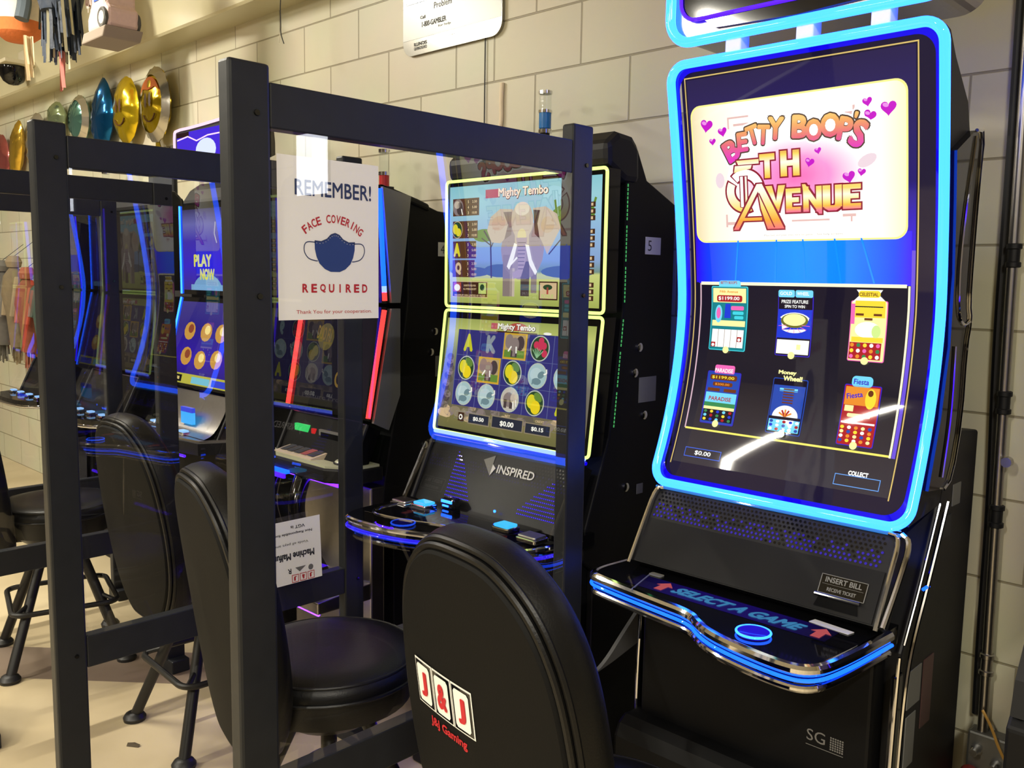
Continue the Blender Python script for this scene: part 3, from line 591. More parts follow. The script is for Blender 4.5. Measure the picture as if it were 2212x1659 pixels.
    b.add(out+inn, [(i, n+i, n+(i+1) % n, (i+1) % n) for i in range(n)], M['deep'], True); b.build('bezel_glow', rt, og)
    # topper sign
    zt0, zt1 = 2.09, 2.62
    tp = [(x, -.49, z) for x, z in rr_path(xl-.005, zt0, xr+.02, zt1, .06, 8)]
    b = MB(); b.prism([(p[0], p[2]) for p in tp], 1, -.475, -.30, M['steel']); top = b.build('topper', rt, og)
    b = MB(); b.tube(tp, .012, M['cyan'], True, 12); b.build('light_tube', top, og)
    b = MB(); b.prism(rr_path(xl+.02, zt0+.05, xr-.005, zt1-.03, .045), 1, -.482, -.474, M['gloss']); b.tube([(x, -.486, z) for x, z in rr_path(xl+.02, zt0+.05, xr-.005, zt1-.03, .045)], .0045, M['vio'], True, 8); b.build('screen', top, og)
    b = MB(); b.prism([(x, z) for x, z in arc(-.97, zt0+.028, .27, 180, 360, 16)] if False else [(-1.20, zt0+.046), (-1.17, zt0+.024), (-.97, zt0+.016), (-.77, zt0+.024), (-.70, zt0+.046)], 1, -.484, -.474, M['gloss']); b.build('trim', top, og)
    for x in (-1.118, -.945, -.782):
        b = MB(); b.bb(x-.02, x+.02, -.49, -.45, 2.045, 2.10, M['white']); b.build('bracket', rt, og, bevel=.003)
    # speaker panel between screen and deck
    S = lambda u, v, d=0: (xl+.012+u*(xr-xl-.024), -.50-.1*v-d*.86, 1.012-.167*v+d*.51)
    b = MB(); b.add([S(0, 0), S(1, 0), S(1, 1), S(0, 1), S(0, 0, -.06), S(1, 0, -.06), S(1, 1, -.06), S(0, 1, -.06)], [(0, 3, 2, 1), (0, 1, 5, 4), (1, 2, 6, 5), (2, 3, 7, 6), (3, 0, 4, 7)], M['black']); sp = b.build('speaker_panel', rt, og)
    b = MB(); b.add([S(.02, .42, .004), S(.98, .42, .004), S(.98, .99, .004), S(.02, .99, .004), S(.02, .42, -.002), S(.98, .42, -.002)], [(0, 3, 2, 1), (0, 1, 5, 4)], M['cab']); b.build('bill_panel', sp, og)
    b = MB()
    hole = M['dark']; bh = em('grille_blue', (58, 40, 190), .75)
    for r in range(7):
        for c in range(52):
            u = .03+.94*(c+(.5 if r % 2 else 0))/52.5; v = .06+.31*r/6.0
            lit = (r >= 3 and random.random() < .25+.17*(r-2))
            w = .0032; p = [S(u+w*math.cos(R(60*k))/.6, v+w*math.sin(R(60*k))/.19, .0012) for k in range(6)]
            b.add(p, [(5, 4, 3, 2, 1, 0)], bh if lit else M['gloss'])
    g = b.build('speaker_grille', sp, og); g['kind'] = 'stuff'
    P = lambda u, v, d=.0055: S(u, v, d)
    b = MB()
    def sl(t, u, v, w, h, m, d=.0058, bold=.03):
        vs, fs = glyphs(t, bold); kk = max(1, len(vs)//8); b.add([P(u+(x-.5)*w/.606, v-(z-.5)*h/.195, d+.00003*(i//kk)) for i, (x, z) in enumerate(vs)], fs, m)
    b.add([P(.775, .585), P(.94, .585), P(.94, .80), P(.775, .80)], [(0, 3, 2, 1)], M['gloss'])
    ik = M['greylabel']
    for (u0, v0, u1, v1) in ((.775, .585, .94, .592), (.775, .793, .94, .80), (.775, .585, .778, .80), (.937, .585, .94, .80), (.785, .69, .93, .693)): b.add([P(u0, v0, .0057), P(u1, v0, .0057), P(u1, v1, .0057), P(u0, v1, .0057)], [(0, 3, 2, 1)], ik)
    sl('INSERT BILL', .857, .64, .078, .012, ik); sl('RECEIVE TICKET', .857, .745, .062, .008, ik); b.build('bill_label', sp, og)
    b = MB(); b.add([P(.785, .83, .006), P(.92, .83, .006), P(.93, .95, .006), P(.775, .95, .006)], [(0, 3, 2, 1)], mat('slot_hole', (4, 4, 5), .7, spec=.1)); b.tube([P(.77, .82, .008), P(.93, .82, .008)], .004, M['gloss'], n=8); b.build('bill_slot', sp, og)
    b = MB(); b.tube([S(.0, 0, .006), S(1.0, 0, .006)], .0035, em('edge_blue', (60, 140, 235), .8), n=8); b.tube([S(.02, -.035, .012), S(1, -.035, .012)], .0025, M['chrome'], n=6); b.build('edge_light', sp, og)
    for u in (0, 1):
        b = MB(); b.tube(smooth_path([S(.04 if u == 0 else .96, 0, .008), S(u, .02, .008), S(u, .5, .010), S(u, 1.05, .010)], 2), .005, M['chrome'], n=8)
        if u: b.tube(smooth_path([S(1.0, -.02, .004), S(1.035, .05, .004), S(1.03, .5, .004), S(1.02, 1.0, .006)], 2), .006, M['chrome'], n=8)
        b.build('chrome_trim', sp, og)
    # button deck
    front = smooth_path([(-1.318, -.55, 0), (-1.333, -.695, 0), (-1.26, -.712, 0), (-1.10, -.735, 0), (-1.0, -.748, 0), (-.955, -.79, 0), (-.89, -.822, 0), (-.76, -.845, 0), (-.695, -.835, 0), (-.675, -.74, 0), (-.662, -.55, 0)], 3)
    outl2 = [(p.x, p.y) for p in front]+[(-.662, -.50), (-1.318, -.50)]
    b = MB(); b.prism(outl2, 2, .785, .825, M['gloss']); dk_ = b.build('button_deck', rt, og)
    b = MB(); b.tube([(p.x, p.y, .815) for p in front], .0125, M['chrome'], n=10); b.build('chrome_trim', dk_, og)
    def offs(d):
        o = []
        for i, p in enumerate(front):
            t = front[min(i+1, len(front)-1)]-front[max(i-1, 0)]; t.normalize(); o.append((p.x+t.y*d, p.y-t.x*d))
        return o
    b = MB(); b.tube([(x, y, .798) for x, y in offs(.008)], .0038, M['deckled'], n=10); b.build('light_tube', dk_, og)
    b = MB(); b.tube([(x, y, .779) for x, y in offs(.0)], .008, M['chrome'], n=10); b.build('lower_trim', dk_, og)
    Z = .8256
    def DT(t, x, y, w, h, m, ro=0, bold=.04, sh=0):
        vs, fs = glyphs(t, bold); c, q = math.cos(R(ro)), math.sin(R(ro)); o = []
        for a, z in vs:
            a, z = (a-.5)*w+sh*(z-.5)*h, (z-.5)*h; o.append((x+a*c-z*q, y+a*q+z*c, Z+.001+.00001*(len(o)*8//len(vs))))
        b.add(o, fs, m)
    b = MB()
    b.add([(-1.22, -.70, Z), (-.73, -.70, Z), (-.73, -.625, Z), (-1.22, -.625, Z)], [(0, 1, 2, 3)], emgrad('deck_glow', 0, -1.22, -.73, [(0, (12, 8, 36)), (.3, (30, 14, 110)), (.7, (30, 14, 110)), (1, (14, 8, 44))], .6))
    DT('SELECT A GAME', -.948, -.665, .31, .042, em('deck_letters', (70, 150, 205), .62), -1, .05, .25)
    ar = em('deck_arrow', (206, 92, 96), .7)
    for ax, ay in ((-1.135, -.662), (-.755, -.664)): b.add([(ax+dx, ay+dy, Z+.001) for dx, dy in ((-.010, -.028), (.010, -.028), (.010, .002), (.022, .002), (0, .028), (-.022, .002), (-.010, .002))], [(0, 1, 2, 3, 4, 5, 6)], ar)
    b.build('deck_lettering', dk_, og, uv=True)
    b = MB(); b.tube([(-1.21, -.61, Z), (-1.175, -.735, Z)], .002, M['silver'], n=6); b.build('seam_trim', dk_, og)
    b = MB(); b.prism(rr_path(-1.212, -.617, -1.176, -.597, .006), 2, Z, Z+.002, M['greylabel']); b.build('sticker', dk_, og)
    b = MB(); b.prism([(-.80, -.622), (-.712, -.632), (-.708, -.612), (-.796, -.602)], 2, Z, Z+.0015, M['label']); b.build('sticker', dk_, og)
    b = MB(); b.lathe([(0, 0), (.033, 0), (.033, .006), (.026, .008), (0, .007)], (-.848, -.767, Z), em('button_blue', (38, 20, 225), .8), 28); b.tube([(-.848+.034*math.cos(R(a)), -.767+.034*math.sin(R(a)), Z+.005) for a in range(0, 360, 12)], .0026, M['cyan'], True, 8); b.build('play_button', rt, og)
    # base
    b = MB(); b.bb(xl+.02, xr-.03, -.555, -.49, .0, .785, M['cab']); ld = b.build('lower_door', rt, og, bevel=.008)
    b = MB(lambda z: -.556); b.text('SG', -.80, .548, .042, .026, M['silver'], 1, bold=.0)
    for i in range(6):
        for j in range(6): b.rect(-.768+i*.0052, .530+j*.0052, -.7645+i*.0052, .5335+j*.0052, M['silver'], 1)
    b.rect(-.822, .524, -.738, .5255, M['silver'], 1); b.build('logo', ld, og)
    b = MB(); b.prism([(-.50, 0), (-.50, .44), (-.60, .445), (-.625, .43), (-.64, .40), (-.64, 0)][::-1], 0, xl+.0, -.70, M['cab']); b.build('footrest', rt, og, bevel=.01)
    b = MB(); fp = smooth_path([(-.565, .70, 0), (-.62, .66, 0), (-.69, .605, 0), (-.742, .588, 0)], 2); b.prism([(p.x, p.y) for p in fp]+[(-.66, .60), (-.56, .62)], 0, -1.285, -1.275, M['fin']); b.build('side_fin', rt, og)
big_machine()
# ------------------------------------------------------------------ two-screen slot machines
def YD(y0, k0=0.0, k1=-.125, zm=1.43): return lambda z: y0+(k0*(z-zm) if z > zm else k1*(zm-z))
def dual_machine(cx, w, label, art=None, y0=-.395, led='ring', ledU=None, ledL=None, deck='black', trim=False, hood=1.93, lens=None, group=None, dark=False, k0=0.0, k1=-.125, number=None, low=False):
    rt = empty('slot_machine', (cx, -.25, 0), label, 'slot machine', group); og = rt.location
    xl, xr = cx-w/2, cx+w/2; Y = YD(y0, k0, k1)
    if low: ctop, hp = [(-.20, 1.765), (-.25, 1.78)], [(-.245, 1.76), (-.25, 1.785), (-.30, 1.80), (-.40, 1.825), (y0-.02, 1.838), (y0+.08, 1.79)]
    else: ctop, hp = [(-.20, 1.815), (-.25, 1.90)], [(-.245, 1.80), (-.25, 1.90), (-.285, hood), (-.35, hood+.005), (-.40, hood-.03), (y0+.0, 1.84), (y0+.08, 1.80)]
    b = MB(); b.prism([(-.05, 0), (-.05, 1.755)]+ctop+[(y0+.10, 1.80), (y0+.10, 1.45), (y0+.05, 1.08), (-.44, .83), (-.45, .74), (-.40, .70), (-.40, 0)], 0, xl+.01, xr-.01, M['cab']); cab = b.build('cabinet', rt, og, bevel=.005)
    if number:
        q = MB(); q.bb(xr-.01, xr-.008, -.20, -.125, 1.605, 1.655, M['label']); vs, fs = glyphs(number[:1], 0)
        q.add([(xr-.0078, -.18+(a-.5)*.018, 1.63+(z-.5)*.03) for a, z in vs], fs, M['dark'])
        if len(number) > 1: q.add([(xr-.0078, -.155, 1.618), (xr-.0078, -.14, 1.618), (xr-.0078, -.14, 1.642), (xr-.0078, -.155, 1.642)], [(0, 1, 2, 3)], M['redink'])
        q.build('number_label', cab, og)
        for (y, z, dw, dh, m) in ((-.167, 1.208, .085, .075, M['greylabel']), (-.19, .91, .03, .03, M['greylabel'])):
            q = MB(); q.bb(xr-.01, xr-.008, y-dw/2, y+dw/2, z-dh/2, z+dh/2, m); q.build('sticker', cab, og)
        for (y, z) in ((-.214, 1.335), (-.233, 1.261), (-.18, 1.132), (-.26, .925)):
            q = MB(); q.lathe([(0, 0), (.013, 0), (.013, .005), (.008, .008), (0, .008)], (xr-.01, y, z), M['chrome'], 14, 0); q.build('lock', cab, og)
    # hood over the upper screen
    b = MB(); b.prism(hp, 0, xl-.0, xr+.0, M['black']); b.build('hood', rt, og, bevel=.018 if not low else .008)
    # two screens, each a slab with glossy bezel
    for nm, z0, z1, ln, lm in (('upper_screen', 1.437, 1.832, 'upper_light', ledU), ('lower_screen', 1.037, 1.425, 'lower_light', ledL)):
        b = MB(Y)
        vs = [(xl, Y(z0+.001), z0), (xr, Y(z0+.001), z0), (xr, Y(z1-.001), z1), (xl, Y(z1-.001), z1)]; bk = [(x, y+.055, z) for x, y, z in vs]
        b.add(vs+bk, [(0, 1, 2, 3), (5, 4, 7, 6), (0, 4, 5, 1), (1, 5, 6, 2), (2, 6, 7, 3), (3, 7, 4, 0)], M['gloss'])
        if art: art(b, nm[:5], xl, xr, z0, z1)
        s = b.build(nm, rt, og, uv=True)
        if lm:
            b = MB()
            if led == 'ring':
                P = rr_path(xl, z0, xr, z1, .012, 4); pp = [(x, Y(min(max(z, z0+.001), z1-.001))-.004, z) for x, z in P]
                b.tube(pp, .0048, lm, True, 8); b.build(ln, rt, og)
            elif led == 'side':
                for x in (xl+.004, xr-.002):
                    b = MB(); za, zb = z0+.01, z1-.01
                    if nm[0] == 'u': b.tube([(x, Y(z)-.006, z) for z in (za, za+.03)], .0085, M['red'], n=10); b.tube([(x, Y(z)-.006, z) for z in (za+.028, za+.05)], .0085, M['limew'], n=10); b.tube([(x, Y(z)-.006, z) for z in (za+.05, zb)], .0085, M['blue'], n=10)
                    else: b.tube([(x, Y(z)-.006, z) for z in (za, zb)], .0085, lm, n=10)
                    b.build(ln, rt, og)
            else:
                for x in (xl, xr): b.tube([(x, Y(z)-.004, z) for z in (z0+.002, z1-.002)], .0042, lm, n=8)
                b.build(ln, rt, og)
    if trim:
        for x in (xl-.012, xr):
            b = MB(); b.prism([(Y(1.825)-.002, 1.828), (Y(1.825)+.12, 1.805), (y0+.05, 1.44), (y0+.012, 1.44)], 0, x, x+.012, M['silver']); b.build('side_trim', rt, og)
            b = MB(); b.prism([(y0+.012, 1.42), (y0+.05, 1.42), (y0+.05, 1.12), (y0-.0, 1.0), (y0-.065, 1.03)], 0, x, x+.012, M['silver']); b.build('side_trim', rt, og)
    if number == '5':
        b = MB(); xx = xr-.003
        for z0, z1 in [(1.455+.0115*k, 1.463+.0115*k) for k in range(30) if k % 10]: b.tube([(xx, -.30, z0), (xx, -.30, z1)], .0016, em('green_dash', (80, 200, 110), .7), n=6)
        b.build('side_light', rt, og); b = MB()
        for z0, z1 in [(1.10+.0115*k, 1.108+.0115*k) for k in range(28) if k % 10]: b.tube([(xx, -.335+.1*(z0-1.10), z0), (xx, -.335+.1*(z1-1.10), z1)], .0016, em('green_dash', (80, 200, 110), .7), n=6)
        b.build('side_light', rt, og)
    # console between screens and deck
    S = lambda u, v, d=0: (xl+.02+u*(w-.04), y0-.065-.09*v-d*.9, 1.02-.19*v+d*.43)
    b = MB(); b.add([S(0, 0), S(1, 0), S(1, 1), S(0, 1), S(0, 0, -.06), S(1, 0, -.06), S(1, 1, -.06), S(0, 1, -.06)], [(0, 3, 2, 1), (0, 1, 5, 4), (1, 2, 6, 5), (2, 3, 7, 6), (3, 0, 4, 7)], M['console'] if deck != 'steel' else M['steel']); con = b.build('console', rt, og)
    b = MB(); b.tube([S(0, 0, .004), S(1, 0, .004)], .003, mat('violet_chrome', (120, 110, 190), .15, 1), n=6)
    for u in (0, 1): b.tube([S(u, 0, .004), S(u, 1, .004)], .007, M['black'], n=8)
    b.build('console_trim', con, og)
    return rt, S, con, Y, xl, xr
def stack_lamp(rt, x, y, z, lens, h=.115):
    og = rt.location
    b = MB(); b.lathe([(0, 0), (.022, 0), (.022, .012), (.018, .016), (0, .016)], (x, y, z-.016), M['chrome'], 20); st = b.build('signal_lamp', rt, og)
    b = MB(); b.lathe([(0, 0), (.020, 0), (.020, h*.42), (0, h*.42)], (x, y, z), lens, 20, smooth=True); b.build('lens', st, og)
    for zz in (z+h*.42, z+h*.94):
        b = MB(); b.lathe([(0, 0), (.0225, 0), (.0225, h*.08), (0, h*.08)], (x, y, zz), M['chrome'], 20); b.build('collar', st, og)
    b = MB(); b.lathe([(0, 0), (.0195, 0), (.0195, h*.44), (0, h*.44)], (x, y, z+h*.50), M['smoke'], 20); b.build('clear_lens', st, og)
    b = MB(); b.tube([(x, y, z-.16), (x, y, z-.012)], .016, M['black'], n=12); b.build('lamp_stem', st, og)
def square_button(rt, x, y, z, sx, sy, litm, chrome=True):
    og = rt.location
    b = MB(); b.prism(rr_path(x-sx/2, y-sy/2, x+sx/2, y+sy/2, .008), 2, z, z+.012, M['chrome'] if chrome else M['black']); bt = b.build('button', rt, og, bevel=.003)
    b = MB(); b.prism(rr_path(x-sx/2+.005, y-sy/2+.005, x+sx/2-.005, y+sy/2-.005, .006), 2, z+.012, z+.019, litm); b.build('button_cap', bt, og, bevel=.003)
# ---- middle machine: elephant game
def tembo_art(b, which, xl, xr, z0, z1):
    e = em
    wh = e('art_white', (250, 248, 235), 1.0); br = e('art_brown', (78, 48, 28), .75); tan = e('art_tan', (226, 196, 150), .9); ye = e('art_yellow', (226, 214, 40), 1.0); gy = e('art_grey', (150, 134, 128), .85); gd = e('art_greydark', (84, 70, 70), .8); gl = e('art_greylight', (205, 190, 170), .95); rd = e('art_red', (190, 84, 70), .85); lime_ = e('art_lime', (190, 210, 120), .95)
    navy = e('art_navy', (56, 54, 128), .85); gld = e('art_gold', (214, 170, 50), .95); pale = e('art_pale', (176, 206, 206), .9); pd = e('art_paledark', (120, 150, 156), .85); grn = e('art_green', (110, 150, 60), .85); dkg = e('art_darkgreen', (50, 84, 50), .75); pinkr = e('art_crimson', (214, 60, 92), .9)
    if which == 'upper':
        sky = emgrad('tembo_sky', 1, 1.45, 1.82, [(0, (170, 180, 90)), (.12, (188, 200, 110)), (.25, (206, 214, 130)), (.27, (120, 150, 140)), (.36, (140, 170, 215)), (.6, (150, 190, 225)), (.85, (160, 214, 224)), (1, (140, 205, 215))], .92)
        b.rect(-2.178, 1.45, -1.56, 1.815, sky, 1, 2)
        for x, z, rx, rz in ((-1.66, 1.715, .08, .03), (-1.72, 1.70, .05, .025), (-2.02, 1.66, .05, .02)): b.ell(x, z, rx, rz, grn, 2)
        for k in range(7): b.line([(-1.72+k*.02, 1.70), (-1.73+k*.025, 1.755)], .008, grn, 2)
        for x, z, rx, rz in ((-2.08, 1.548, .09, .016), (-1.95, 1.552, .07, .02), (-1.68, 1.55, .10, .018)): b.ell(x, z, rx, rz, e('art_bluegreen', (92, 116, 150), .8), 2)
        b.line([(-1.985, 1.53), (-1.99, 1.64), (-2.02, 1.675)], .006, gd, 3); b.line([(-1.99, 1.62), (-1.965, 1.66)], .004, gd, 3); b.line([(-1.99, 1.63), (-2.03, 1.652)], .004, gd, 3); b.line([(-1.75, 1.60), (-1.68, 1.665)], .004, gd, 3)
        # elephant facing out
        body = e('art_body', (176, 160, 160), .85)
        b.ell(-1.856, 1.615, .088, .09, body, 4); b.rect(-1.935, 1.475, -1.895, 1.60, gy, 4); b.rect(-1.86, 1.477, -1.825, 1.58, gd, 4); b.rect(-1.905, 1.475, -1.885, 1.56, gl, 4); b.rect(-1.818, 1.487, -1.795, 1.57, gy, 4)
        b.poly([(-1.895, 1.735), (-1.95, 1.738), (-1.99, 1.715), (-2.005, 1.675), (-1.985, 1.638), (-1.945, 1.635), (-1.915, 1.66), (-1.90, 1.69)], gl, 5); b.poly([(-1.90, 1.728), (-1.935, 1.728), (-1.915, 1.69), (-1.93, 1.645), (-1.90, 1.66)], gy, 6); b.ell(-1.955, 1.695, .03, .022, e('art_blush', (206, 180, 158), .92), 6, rot=10)
        b.poly([(-1.815, 1.735), (-1.765, 1.738), (-1.72, 1.715), (-1.705, 1.675), (-1.73, 1.638), (-1.755, 1.60), (-1.775, 1.635), (-1.80, 1.67)], gl, 5); b.poly([(-1.812, 1.73), (-1.785, 1.728), (-1.795, 1.69), (-1.785, 1.645), (-1.805, 1.66)], gd, 6); b.ell(-1.755, 1.685, .026, .024, e('art_earth', (208, 186, 155), .92), 6)
        b.ell(-1.856, 1.70, .045, .055, gl, 7, 22); b.ell(-1.856, 1.735, .03, .02, e('art_light', (226, 216, 196), 1.0), 8); b.rect(-1.885, 1.63, -1.827, 1.70, gl, 7); b.ell(-1.856, 1.655, .018, .022, e('art_cream', (228, 216, 160), .95), 8)
        trunk = [(-1.878, 1.65), (-1.834, 1.65), (-1.838, 1.58), (-1.856, 1.535), (-1.888, 1.528), (-1.892, 1.545), (-1.87, 1.555), (-1.868, 1.59)]
        b.poly(trunk, e('art_trunk', (186, 166, 176), .9), 9)
        for k in range(8): b.line([(-1.872+k*.0006, 1.635-k*.011), (-1.838-k*.001, 1.635-k*.011)], .0016, gd, 10)
        b.poly([(-1.885, 1.635), (-1.873, 1.63), (-1.885, 1.59), (-1.905, 1.555), (-1.915, 1.565), (-1.90, 1.60)], wh, 11); b.line([(-1.90, 1.57), (-1.872, 1.592)], .006, wh, 11); b.poly([(-1.84, 1.63), (-1.825, 1.628), (-1.812, 1.585), (-1.79, 1.55), (-1.798, 1.54), (-1.822, 1.57)], wh, 11)
        b.rect(-2.01, 1.772, -1.955, 1.798, e('art_badge', (196, 96, 110), .85), 12)
        b.text('Mighty Tembo', -1.852, 1.782, .206, .036, br, 13, bold=.06); b.text('Mighty Tembo', -1.853, 1.783, .202, .033, e('art_title', (252, 236, 210), 1.0), 14, bold=.03)
        for i, (x, z) in enumerate(((-2.125, 1.750), (-2.132, 1.680), (-2.131, 1.617), (-2.126, 1.558))):
            b.rect(-2.162, z-.027, -2.042+(-.006*i), z+.027, e('art_panel', (104, 66, 36), .75), 4)
            for k in range(3):
                b.rect(-2.098, z-.024+k*.017, -2.082, z-.012+k*.017, br, 5); b.rect(-2.078, z-.024+k*.017, -2.046-(.006*i), z-.012+k*.017, br, 5)
                b.text('%d' % (3+k), -2.09, z-.018+k*.017, .006, .009, tan, 6); b.text(('10.00', '5.00', '2.50')[k], -2.062, z-.018+k*.017, .022, .008, tan, 6)
            if i == 0: b.ell(x-.012, z, .024, .026, gy, 6); b.ell(x-.004, z-.004, .014, .02, gd, 7); b.ell(x-.016, z+.008, .014, .012, gl, 7); b.line([(x+.004, z-.005), (x+.010, z-.024)], .004, wh, 8)
            if i == 1: b.ell(x-.008, z, .024, .027, tan, 6, 20); b.ell(x-.008, z, .022, .025, dkg, 7, 20); b.ell(x-.016, z+.002, .012, .016, ye, 8); b.ell(x-.001, z-.008, .012, .013, ye, 9)
            if i == 2: b.text('A', x-.01, z, .032, .044, ye, 6, bold=.07)
            if i == 3: b.text('Q', x-.008, z, .028, .040, tan, 6, bold=.07)
        b.rect(-2.162, 1.468, -2.0, 1.518, br, 4); b.frame(-2.162, 1.468, -2.0, 1.518, .002, tan, 5, 1); b.rect(-2.156, 1.485, -2.12, 1.514, rd, 6); b.ell(-2.138, 1.498, .014, .011, wh, 7); b.text('SUBSTITUTES FOR', -2.08, 1.505, .055, .006, tan, 6); b.text('ALL SYMBOLS EXCEPT', -2.08, 1.494, .06, .006, tan, 6); b.rect(-2.04, 1.480, -2.006, 1.514, lime_, 6); b.ell(-2.023, 1.5, .010, .010, dkg, 7); b.text('MAXIMUM WIN LIMITED BY RULES', -2.08, 1.474, .14, .006, tan, 6)
        b.rect(-1.785, 1.468, -1.712, 1.522, br, 4); b.rect(-1.781, 1.472, -1.716, 1.518, tan, 5); b.ell(-1.75, 1.505, .018, .008, dkg, 6); b.rect(-1.754, 1.485, -1.747, 1.505, rd, 6); b.text('BONUS', -1.75, 1.479, .048, .012, lime_, 7)
        for k in range(16):
            if k % 4 != 3: b.rect(-1.612, 1.47+k*.0185, -1.580, 1.484+k*.0185, br, 4); b.rect(-1.606, 1.473+k*.0185, -1.588, 1.481+k*.0185, tan, 5)
    else:
        bg = emgrad('tembo_lower_bg', 1, 1.05, 1.40, [(0, (120, 118, 70)), (.12, (136, 128, 76)), (.25, (116, 108, 92)), (.5, (120, 116, 104)), (.7, (150, 160, 110)), (.88, (206, 214, 120)), (1, (170, 180, 96))], .85)
        b.rect(-2.178, 1.05, -1.562, 1.40, bg, 1, 2)
        rng = random.Random(4)
        for k in range(60):
            x = -2.17+rng.random()*.6; z = 1.085+rng.random()*.04; b.ell(x, z, .012+rng.random()*.014, .008+rng.random()*.008, (tan, gy, e('art_stone', (160, 146, 116), .8), e('art_stone2', (112, 104, 88), .8))[k % 4], 2, 9)
        for k in range(14): b.ell(-2.16+.02*rng.random(), 1.12+k*.012, .016, .012, (gy, e('art_stone2', (112, 104, 88), .8), gd)[k % 3], 2, 9)
        b.rect(-2.119, 1.126, -1.607, 1.366, navy, 4)
        for k in range(6): b.rect(-2.12+k*.1022, 1.126, -2.118+k*.1022, 1.366, e('art_grid', (110, 120, 170), .8), 5)
        for z in (1.205, 1.285): b.rect(-2.119, z, -1.607, z+.0012, e('art_grid', (110, 120, 170), .8), 5)
        b.ell(-1.862, 1.372, .048, .024, rd, 4, 24, 0, 180); b.text('Mighty Tembo', -1.866, 1.380, .158, .026, br, 6, bold=.06); b.text('Mighty Tembo', -1.867, 1.381, .155, .023, wh, 7, bold=.03); b.line([(-1.95, 1.367), (-1.78, 1.367)], .004, br, 6); b.rect(-1.975, 1.374, -1.948, 1.392, e('art_badge', (196, 96, 110), .85), 6); b.ell(-1.74, 1.37, .016, .004, wh, 6)
        g = [['A', 'K', 'E', 'C', '9'], ['L', 'E', 'L', 'R', 'R'], ['R', 'R', 'B', 'L', 'A']]
        for j in range(3):
            for i in range(5):
                x = -2.068+i*.1015; z = 1.326-j*.080; t = g[j][i]
                if t in 'AK9': b.text(t, x, z, .042 if t != '9' else .03, .056, {'A': e('art_acid', (206, 206, 40), .95), 'K': e('art_pewter', (150, 160, 168), .85), '9': pale}[t], 6, bold=.07)
                if t == 'E':
                    b.rect(x-.048, z-.040, x+.048, z+.040, gld, 6); b.rect(x-.042, z-.034, x+.042, z+.034, e('art_savanna', (196, 170, 120), .85), 7); b.rect(x-.042, z-.034, x+.042, z-.012, grn, 8)
                    b.ell(x-.024, z+.014, .017, .022, gy, 9); b.ell(x+.022, z+.010, .017, .022, gd, 9); b.ell(x, z+.005, .018, .022, gy, 10); b.rect(x-.014, z-.032, x+.012, z, gd, 9); b.rect(x-.006, z-.03, x+.005, z+.004, gy, 11); b.line([(x-.012, z), (x-.024, z-.016)], .005, wh, 12); b.line([(x+.008, z), (x+.010, z-.020)], .005, wh, 12)
                if t in 'LRCB':
                    b.ell(x, z, .038, .038, e('art_rim', (196, 206, 190), .9), 6, 26); b.ell(x, z, .0345, .0345, dkg if t in 'LC' else (pale if t == 'R' else e('art_sand', (206, 196, 180), .9)), 7, 26)
                if t == 'L': b.ell(x+.012, z+.018, .018, .012, grn, 8, rot=-30); b.ell(x-.012, z+.004, .018, .021, ye, 8); b.ell(x+.006, z-.012, .019, .020, e('art_lemon', (240, 214, 30), 1.0), 9)
                if t == 'R': b.ell(x-.004, z+.004, .024, .020, e('art_mist', (196, 220, 220), .9), 8); b.ell(x, z-.016, .018, .010, pd, 9); b.ell(x+.016, z+.004, .014, .010, pd, 9, rot=30); b.line([(x+.026, z+.006), (x+.038, z+.010), (x+.036, z+.022)], .004, wh, 10); b.line([(x-.014, z-.01), (x-.016, z-.026)], .005, pd, 9); b.line([(x+.006, z-.012), (x+.005, z-.026)], .005, pd, 9)
                if t == 'C':
                    for dx, dz in ((-.014, .010), (.004, .022), (.016, .008), (.020, -.014), (0, .004)): b.ell(x+dx, z+dz, .011, .011, pinkr, 8, 12)
                    for k in range(6): b.line([(x-.008, z-.028), (x-.026+k*.008, z+.002-abs(k-2)*.003)], .0028, e('art_mint', (150, 200, 150), .9), 9)
                if t == 'B': b.ell(x-.004, z, .022, .022, gy, 8); b.rect(x-.022, z-.026, x-.010, z, gd, 9); b.rect(x+.002, z-.026, x+.014, z, gd, 9); b.ell(x+.016, z+.006, .012, .016, gl, 9); b.line([(x+.016, z-.004), (x+.020, z-.026)], .004, wh, 10); b.line([(x+.026, z+.002), (x+.030, z-.018)], .003, wh, 10)
        sl = e('art_slate', (44, 50, 66), .75)
        b.rect(-2.083, 1.078, -2.056, 1.105, br, 6); b.ell(-2.07, 1.091, .009, .009, wh, 7, 8); b.ell(-2.07, 1.091, .0045, .0045, br, 8, 8)
        for x, wd, t, hh in ((-1.989, .088, '$0.50', .014), (-1.866, .126, '$0.00', .018), (-1.741, .096, '$0.15', .014)):
            b.rect(x-wd/2-.004, 1.074, x+wd/2+.004, 1.108 if wd < .12 else 1.112, e('art_stone', (160, 146, 116), .8), 6); b.rect(x-wd/2, 1.077, x+wd/2, 1.105 if wd < .12 else 1.109, sl, 7); b.text(t, x, 1.091, .048 if wd < .12 else .058, hh, wh, 8, bold=.04)
        b.text('BET', -1.866, 1.116, .022, .008, tan, 8); b.text('CREDIT', -1.735, 1.115, .034, .007, tan, 8)
M['floorled'] = led('floor_violet', (.07, .012, 1), 24)
M['footled'] = led('foot_violet', (.08, .01, 1), 9)
